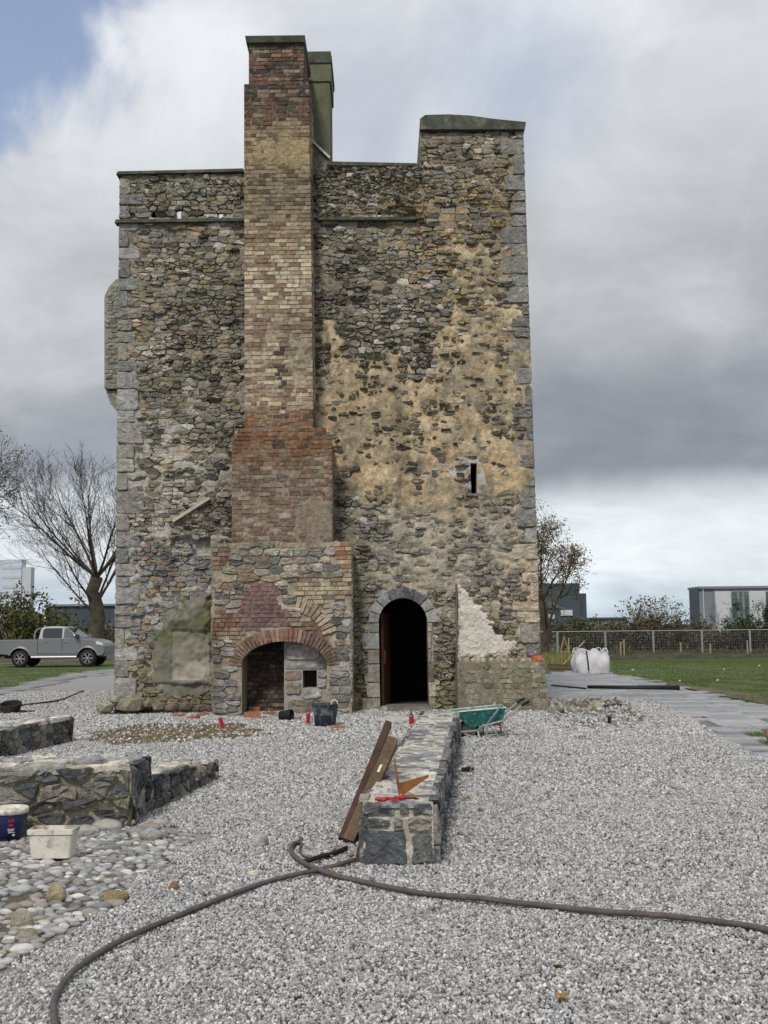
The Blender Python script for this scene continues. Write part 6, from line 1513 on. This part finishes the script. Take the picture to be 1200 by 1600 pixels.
bx(1097, 1098, 920, Yb, .3, y0=-.3).build('corner_fin', 'clad_white', bd); bx(1089.5, 1092, 919, Yb, 4, y0=.2).build('end_wall', 'clad_dark', bd)
def win(px0, px1, py0, py1, Y, m, par, nm='window', yo=-.75):
    a, b = W(px0, py1, Y), W(px1, py0, Y); return MB().box(a.x, b.x, Y + yo, Y + yo + .2, a.z, b.z).build(nm, m, par)
for x0, x1 in ((1143, 1167), (1197, 1222)):
    w_ = win(x0, x1, 924, 984, Yb, 'glassg', bd); w_['_o'] = bd['_o']
    for k in range(1, 5): win(x0, x1, 924 + 12 * k - .4, 924 + 12 * k + .4, Yb, 'clad_grey', w_, 'transom', -.85)
    for k in range(1, 3): win(x0 + 8 * k - .4, x0 + 8 * k + .4, 924, 984, Yb, 'clad_grey', w_, 'mullion', -.88)
Yb = 140
bd = thing('dark_building', W(870, 985, Yb), 'dark grey stepped building behind the autumn tree', 'building'); bd['_o'] = tuple(bd.location)
bx(820, 905, 912, Yb, 25).build('main_block', 'clad_dark', bd); bx(905, 917, 927, Yb, 24, y0=.5).build('stair_block', 'clad_dark', bd)
bx(898, 972, 967, Yb, 20, y0=-3).build('low_wing', 'clad_grey', bd); bx(896, 973, 965.5, Yb, 20.5, zb=W(930, 968, Yb).z, y0=-3.3).build('roof_edge', 'clad_dark', bd)
for k, (a, b, c_, d) in enumerate([(856, 872, 940, 950), (876, 894, 953, 962), (850, 866, 960, 967)]): win(a, b, c_, d, Yb, 'clad_white' if k else 'glassg', bd, 'window', -.2)
Yb = 250
bd = thing('pale_tower_block', W(20, 985, Yb), 'pale blue-white tower block far away at the left edge', 'building'); bd['_o'] = tuple(bd.location)
bx(-40, 34, 875, Yb, 3).build('main_block', 'clad_blue', bd); bx(34, 48, 886, Yb, 2.5, y0=.3).build('side_block', 'clad_white', bd)
for k in range(5): win(4, 33, 884 + 15 * k, 889 + 15 * k, Yb, 'clad_white', bd, 'window_band', -.1)
Yb = 112
bd = thing('dark_warehouse', W(130, 1000, Yb), 'long dark low warehouse behind the bare tree', 'building'); bd['_o'] = tuple(bd.location)
bx(72, 240, 946, Yb, 20).build('wall', 'clad_dark', bd); bx(71, 241, 944.5, Yb, 20.6, zb=W(130, 947, Yb).z, y0=-.3).build('roof_edge', 'clad_grey', bd)
for k in range(6): win(80 + 18 * k, 81 + 18 * k, 948, 1005, Yb, 'clad_grey', bd, 'cladding_seam', -.08)

# ================================================================ trees
MT['bark'] = mat('tree_bark', (.085, .07, .05), var=.4, vs=4, bump=.8, bs=14, bd=.05)
MT['twig'] = mat('twigs', (.075, .058, .045), var=.25, vs=3, bump=0)
MT['leaves'] = mat('foliage', attr=True, var=.3, vs=1.2, bump=0, rough=.7)
def rv(): 
    while True:
        v = Vector((U(-1, 1), U(-1, 1), U(-1, 1)))
        if .05 < v.length < 1: return v.normalized()
def limb(mb, p, d, L_, r_, lev, spec, tips):
    segs = spec['seg'][lev]; pts = [p.copy()]; rad = [r_]; d = d.normalized(); kids = []
    for i in range(segs):
        d = (d + rv() * spec['bend'][lev] + Vector((0, 0, spec['up'][lev]))).normalized(); p = p + d * L_ / segs; pts.append(p.copy())
        t = (i + 1) / segs; rad.append(max(r_ * (1 - t * (1 - spec['tap'])), spec['rmin'])); kids.append((p.copy(), d.copy(), t, rad[-1]))
    mb.tube(pts, rad, 7 if lev == 0 else 5 if lev == 1 else 3, cap=lev == 0)
    if lev + 1 >= len(spec['seg']): tips.append((pts[-1], d)); return
    n_ = spec['n'][lev]
    for k in range(n_):
        i = min(segs - 1, int(segs * (spec['from'][lev] + (1 - spec['from'][lev]) * (k + random.random()) / n_))); pp, dd, t, rr_ = kids[i]
        s_v = rv(); s_v = (s_v - dd * s_v.dot(dd)).normalized(); a = spec['ang'][lev] * U(.7, 1.25)
        nd_ = dd * math.cos(a) + s_v * math.sin(a); limb(mb, pp, nd_, L_ * spec['len'][lev] * U(.7, 1.2), rr_ * spec['rr'][lev], lev + 1, spec, tips)
    limb(mb, pts[-1], d, L_ * spec['len'][lev] * .9, rad[-1] * .9, lev + 1, spec, tips)
def leafcloud(cents, n_each, rad, size, cols, flat=1.0):
    q = MB()
    for c in cents:
        base = jit(random.choice(cols), .25)
        for _ in range(n_each):
            p = c + Vector((random.gauss(0, rad), random.gauss(0, rad), random.gauss(0, rad * flat))); a = rv(); b = a.orthogonal().normalized(); b = (b * math.cos(1) + a.cross(b) * math.sin(U(0, 6))).normalized(); a = a.cross(b).normalized(); s_2 = size * U(.6, 1.3)
            q.add([p - a * s_2, p + b * s_2 * .55, p + a * s_2, p - b * s_2 * .55], [(0, 1, 2, 3)], jit(base, .25))
    return q
def tree(name, base, label, spec, H, r_, seed, leaves=None, d0=(0, 0, 1), first=None, group='trees around the site'):
    random.seed(seed); o = thing(name, base, label, 'tree', group); tips = []
    q = MB(); b = Vector(base); th_ = spec['trunk'] * H
    n_ = 6; pts = [b + Vector((U(-.05, .05) * k, U(-.05, .05) * k, th_ * k / n_)) + Vector(d0) * 0 for k in range(n_ + 1)]; pts[0].z -= .1
    q.tube(pts, [r_ * (1.35 if k == 0 else 1.1 if k == 1 else 1 - .25 * k / n_) for k in range(n_ + 1)], 10); q.build('trunk', 'bark', o, smooth=True)
    q = MB(); top = pts[-1]
    for k in range(spec['limbs']):
        a = 2 * PI * k / spec['limbs'] + U(-.4, .4); tl = spec['spread'] * U(.1, 1.25); d = Vector((math.cos(a) * math.sin(tl), math.sin(a) * math.sin(tl), math.cos(tl))); hh = pts[random.choice([3, 4, 5, 6, 6])] if k % 3 == 0 else top
        limb(q, hh.copy(), d, H * spec['l0'] * U(.8, 1.15), r_ * spec['r0'] * U(.6, 1), 0, spec, tips)
    q.build('crown', 'twig', o)
    if leaves:
        n_each, rad, size, cols, frac = leaves; cs_ = [t[0] for t in tips if random.random() < frac]; leafcloud(cs_, n_each, rad, size, cols).build('foliage', 'leaves', o)
    return o
bare_spec = dict(seg=[6, 4, 3, 3], bend=[.10, .18, .24, .3], up=[.05, .06, .06, .05], tap=.35, rmin=.006, n=[8, 6, 5], ang=[.5, .55, .6], len=[.46, .52, .55], rr=[.5, .5, .5], trunk=.38, limbs=17, spread=.85, l0=.40, r0=.22, **{'from': [.25, .2, .2]})
tree('bare_tree', W(150, 1016, 54) * 1 - Vector((0, 0, W(150, 1016, 54).z)), 'large bare winter tree behind the pickup truck', bare_spec, 11.3, .42, 21)
aut = dict(seg=[5, 4, 3, 3], bend=[.16, .25, .3, .35], up=[.08, .04, .0, .0], tap=.4, rmin=.010, n=[7, 6, 4], ang=[.6, .7, .7], len=[.48, .52, .55], rr=[.5, .5, .5], trunk=.38, limbs=8, spread=.7, l0=.36, r0=.45, **{'from': [.3, .2, .2]})
bw = W(852, 1000, 62); tree('autumn_tree', (bw.x, 62, float(zg(bw.x, 62))), 'tall thin-leaved autumn tree at the right side of the tower', aut, 9.2, .30, 8, (3, .16, .07, [(.15, .10, .035), (.19, .115, .03), (.10, .095, .03), (.24, .15, .05)], .75))
bw = W(-128, 1000, 46); tree('left_tree', (bw.x, 46, 0), 'leafy tree whose branch tips enter at the upper left edge', dict(aut, trunk=.5), 10.6, .35, 5, (3, .16, .055, [(.09, .085, .03), (.13, .10, .04), (.16, .12, .05)], .85))
bw = W(40, 985, 70)
def bush(name, px, Y, w_, h_, label, cols, n_, seed, zb=None, size=.12, twigs=60, group='shrubs along the boundary', leaf=7, cat='shrub'):
    random.seed(seed); c = W(px, 990, Y); z0 = float(zg(c.x, Y)) if zb is None else zb; o = thing(name, (c.x, Y, z0), label, cat, group); q = MB(); tips = []
    for k in range(twigs):
        a = U(0, 2 * PI); tl = U(.05, .9); L_ = h_ * U(.6, 1.0); p = Vector((c.x + U(-.5, .5) * w_ * .8, Y + U(-.4, .4) * w_ * .4, z0 - .05)); d = Vector((math.cos(a) * math.sin(tl) * .7, math.sin(a) * math.sin(tl) * .5, math.cos(tl))); pts = [p]
        for i in range(4): d = (d + rv() * .22).normalized(); p = p + d * L_ / 4; pts.append(p)
        q.tube(pts, [.035, .028, .02, .014, .009], 3, cap=False); tips += pts[2:]
        for s_3 in range(2):
            pp = random.choice(pts[2:4]); dd = (d + rv() * .9).normalized(); q.tube([pp, pp + dd * L_ * .16, pp + (dd + rv() * .3) * L_ * .3], [.014, .01, .006], 3, cap=False); tips.append(pp + dd * L_ * .3)
    q.build('stems', 'twig', o)
    cs_ = [random.choice(tips) + rv() * .12 for _ in range(n_)]
    leafcloud(cs_, leaf, .2, size, cols).build('foliage', 'leaves', o); return o
GRN = [(.05, .065, .02), (.07, .085, .03), (.04, .05, .02), (.10, .10, .04)]; BRN = [(.09, .065, .04), (.12, .085, .05), (.07, .06, .04), (.06, .065, .03)]
bush('evergreen_bush', 10, 60, 5.2, 4.2, 'dense dark green bush at the left edge behind the pickup bed', GRN + [(.12, .12, .03)], 420, 41)
bush('evergreen_bush', 62, 58, 3.6, 2.9, 'yellowish green bush behind the pickup cab', [(.10, .11, .03), (.07, .08, .03), (.14, .13, .045)], 260, 42)
bush('evergreen_bush', 180, 70, 4, 1.6, 'low dark hedge at the foot of the bare tree', GRN, 150, 43)
bush('evergreen_bush', 110, 66, 6, 2.0, 'low bramble bank behind the pickup bonnet', BRN + GRN, 260, 44)
bush('bramble_bush', 1022, 88, 5.5, 4.9, 'tall bush with pale leaves in front of the gap between buildings', [(.17, .18, .07), (.10, .10, .045), (.22, .21, .10), (.08, .065, .04)], 260, 45, twigs=110)
for k, (px, w_, h_, cols, l_) in enumerate([(880, 6, 3.0, BRN + GRN, 'brown-green bush beneath the autumn tree'), (915, 5, 2.9, GRN, 'dark green bush behind the bulk bag'), (955, 5, 2.7, GRN + BRN, 'mixed bush just right of the bulk bag beyond the fence'), (995, 6, 3.0, BRN, 'brown bramble bank left under the tall pale-leaved bush'),
                                             (1045, 6, 2.9, BRN, 'brown bramble bank right under the tall pale-leaved bush'), (1090, 6, 2.6, BRN + GRN, 'low brown bramble before the white building corner'), (1135, 6, 2.0, BRN, 'thin brown scrub in front of the white building'), (1160, 4, 2.2, GRN, 'green scrub below the building window'), (1205, 6, 2.2, BRN + GRN, 'brown scrub at the right edge beyond the fence')]):
    bush('bramble_bush', px, 84 + (k % 3) * 3, w_, h_, l_, cols, 300, 60 + k, twigs=70, size=.13)
bush('ivy_stump', 1186, 83, 1.6, 4.2, 'ivy covered dark green stump before the white building', [(.03, .045, .018), (.045, .06, .022)], 330, 80, twigs=16, group=None, cat='tree')
bs2 = dict(bare_spec, limbs=5, n=[5, 4, 3], spread=.8, trunk=.25)
bw = W(1188, 1000, 92); tree('bare_sapling', (bw.x, 92, float(zg(bw.x, 92))), 'bare twiggy sapling in front of the white building at right', bs2, 6.5, .12, 23)
bw = W(1140, 1000, 90); tree('bare_sapling', (bw.x, 90, float(zg(bw.x, 90))), 'small leaning bare sapling before the green glass window', bs2, 4.4, .09, 24)
random.seed(99)
# ================================================================ mesh fence, posts, low bank
MT['fence'] = mat('galvanised_fence', (.42, .43, .44), var=.1, bump=0, rough=.5, metal=.3)
MT['post'] = mat('softwood_post', (.32, .25, .14), var=.25, vs=3, bump=.3)
FY = 76.0
def fp(px): 
    x = W(px, 1000, FY).x; return x, FY, float(zg(x, FY))
fx_l = [796, 871, 946, 1021, 1097, 1172, 1248]
descr = ['mesh fence panel nearest the tower behind the autumn tree foot', 'mesh fence panel behind the bulk bag', 'mesh fence panel just right of the bulk bag', 'mesh fence panel below the tall pale-leaved bush', 'mesh fence panel below the white building corner', 'mesh fence panel at the right edge beside the ivy stump']
for k in range(6):
    x0, _, z0 = fp(fx_l[k] + .8); x1, _, z1 = fp(fx_l[k + 1] - .8); z0 = min(z0, z1); o = thing('fence_panel', ((x0 + x1) / 2, FY, z0), descr[k], 'fence', 'mesh fence panels along the lawn'); h = 2.0
    zt_ = z0 + h
    for x in (x0, x1): MB().tube([(x, FY, z0), (x, FY, zt_)], .028, 6).build('upright', 'fence', o)
    for z in (z0 + .15, zt_ - .02): MB().tube([(x0, FY, z), (x1, FY, z)], .026, 6).build('rail', 'fence', o)
    q = MB(); n_ = 28
    for i in range(1, n_): x = x0 + (x1 - x0) * i / n_; q.tube([(x, FY, z0 + .15), (x, FY, zt_ - .02)], .0035, 3, cap=False)
    for i in range(1, 9): z = z0 + .15 + (h - .17) * i / 9; q.tube([(x0, FY, z), (x1, FY, z)], .0035, 3, cap=False)
    tag(q.build('wire_mesh', 'fence', o), kind='stuff')
    for x in (x0, x1): MB().box(x - .12, x + .12, FY - .3, FY + .3, z0 - .02, z0 + .13).build('foot_block', 'clad_grey', o)
for k, (px, h, l_) in enumerate([(969, 1.15, 'short wooden post right of the bulk bag, left of a pair'), (974.5, 1.35, 'taller wooden post right of the bulk bag, right of a pair'), (1063, 1.1, 'wooden post below the tall pale-leaved bush'), (1109, 1.0, 'wooden post below the white building corner'), (1167, 1.2, 'wooden post under the green glass window'), (888, 1.5, 'wooden post behind the rank grass')]):
    x = W(px, 1000, 74).x; z0 = float(zg(x, 74)); q = MB(); q.tube([(x, 74, z0 - .1), (x + .02, 74, z0 + h), (x + .02, 74, z0 + h + .03)], [.06, .055, .02], 8); tag(q.build('wooden_post', 'post', None), l_, 'post', 'wooden posts along the fence')
p = G(897, 1040); q = MB(); q.tube([p + Vector((-.45, 0, 0)), p + Vector((.45, 0, .95))], .035, 6); tag(q.build('timber_prop', 'post', None), 'slanting timber prop left of the bulk bag', 'prop')
p = W(882, 1020, 60); z0 = float(zg(p.x, 60)); tr = thing('timber_trestle', (p.x, 60, z0), 'small triangular timber trestle in the rank grass', 'trestle')
for a, b in (((-.35, 0), (0, 1.5)), ((.35, .2), (0, 1.5)), ((-.2, .6), (.25, .6))): MB().tube([(p.x + a[0], 60, z0 + a[1]), (p.x + b[0], 60, z0 + b[1])], .035, 6).build('strut', 'post', tr)
# low earth bank along the far edge of the lawn
X_ = np.linspace(W(940, 1000, 72).x, 45, 90); T_ = np.linspace(0, 1, 7); XX_, TT_ = np.meshgrid(X_, T_, indexing='ij')
nn = fbm(XX_, TT_ * 2, 1.2, 4, 6)
MT['bank'] = mat('dark_bank', (.055, .052, .038), var=.5, vs=2, bump=1, bs=6, bd=.1)
o = grid('earth_bank', 'bank', None, XX_, 71 + TT_ * 3 + (nn - .5) * .5, zg(XX_, 71 + TT_ * 3) + np.sin(TT_ * PI) * (.22 + .3 * nn) - .03); tag(o, kind='structure')
# litter on the lawn
for k, (px, py, l_) in enumerate([(989, 1048, 'tiny white scrap on the lawn near the bulk bag'), (1132, 1047, 'white scrap in the middle of the lawn'), (1187, 1040, 'white scrap on the lawn by the right edge'), (1063, 1066, 'pale scrap on the lawn near the paved path'), (1122, 1065, 'pale scrap on the lawn right of the membrane roll')]):
    p = G(px, py, -.02); q = MB(); q.add([(p.x - .03, p.y, .02), (p.x + .03, p.y + .02, .03), (p.x + .03, p.y + .06, .06), (p.x - .04, p.y + .05, .04)], [(0, 1, 2, 3)]); 
    o = q.build('paper_scrap', 'tubw', None); o.location.z = float(zg(p.x, p.y)); tag(o, l_, 'litter', 'scraps on the lawn')

for o in bpy.data.objects:
    if '_o' in o.keys(): del o['_o']
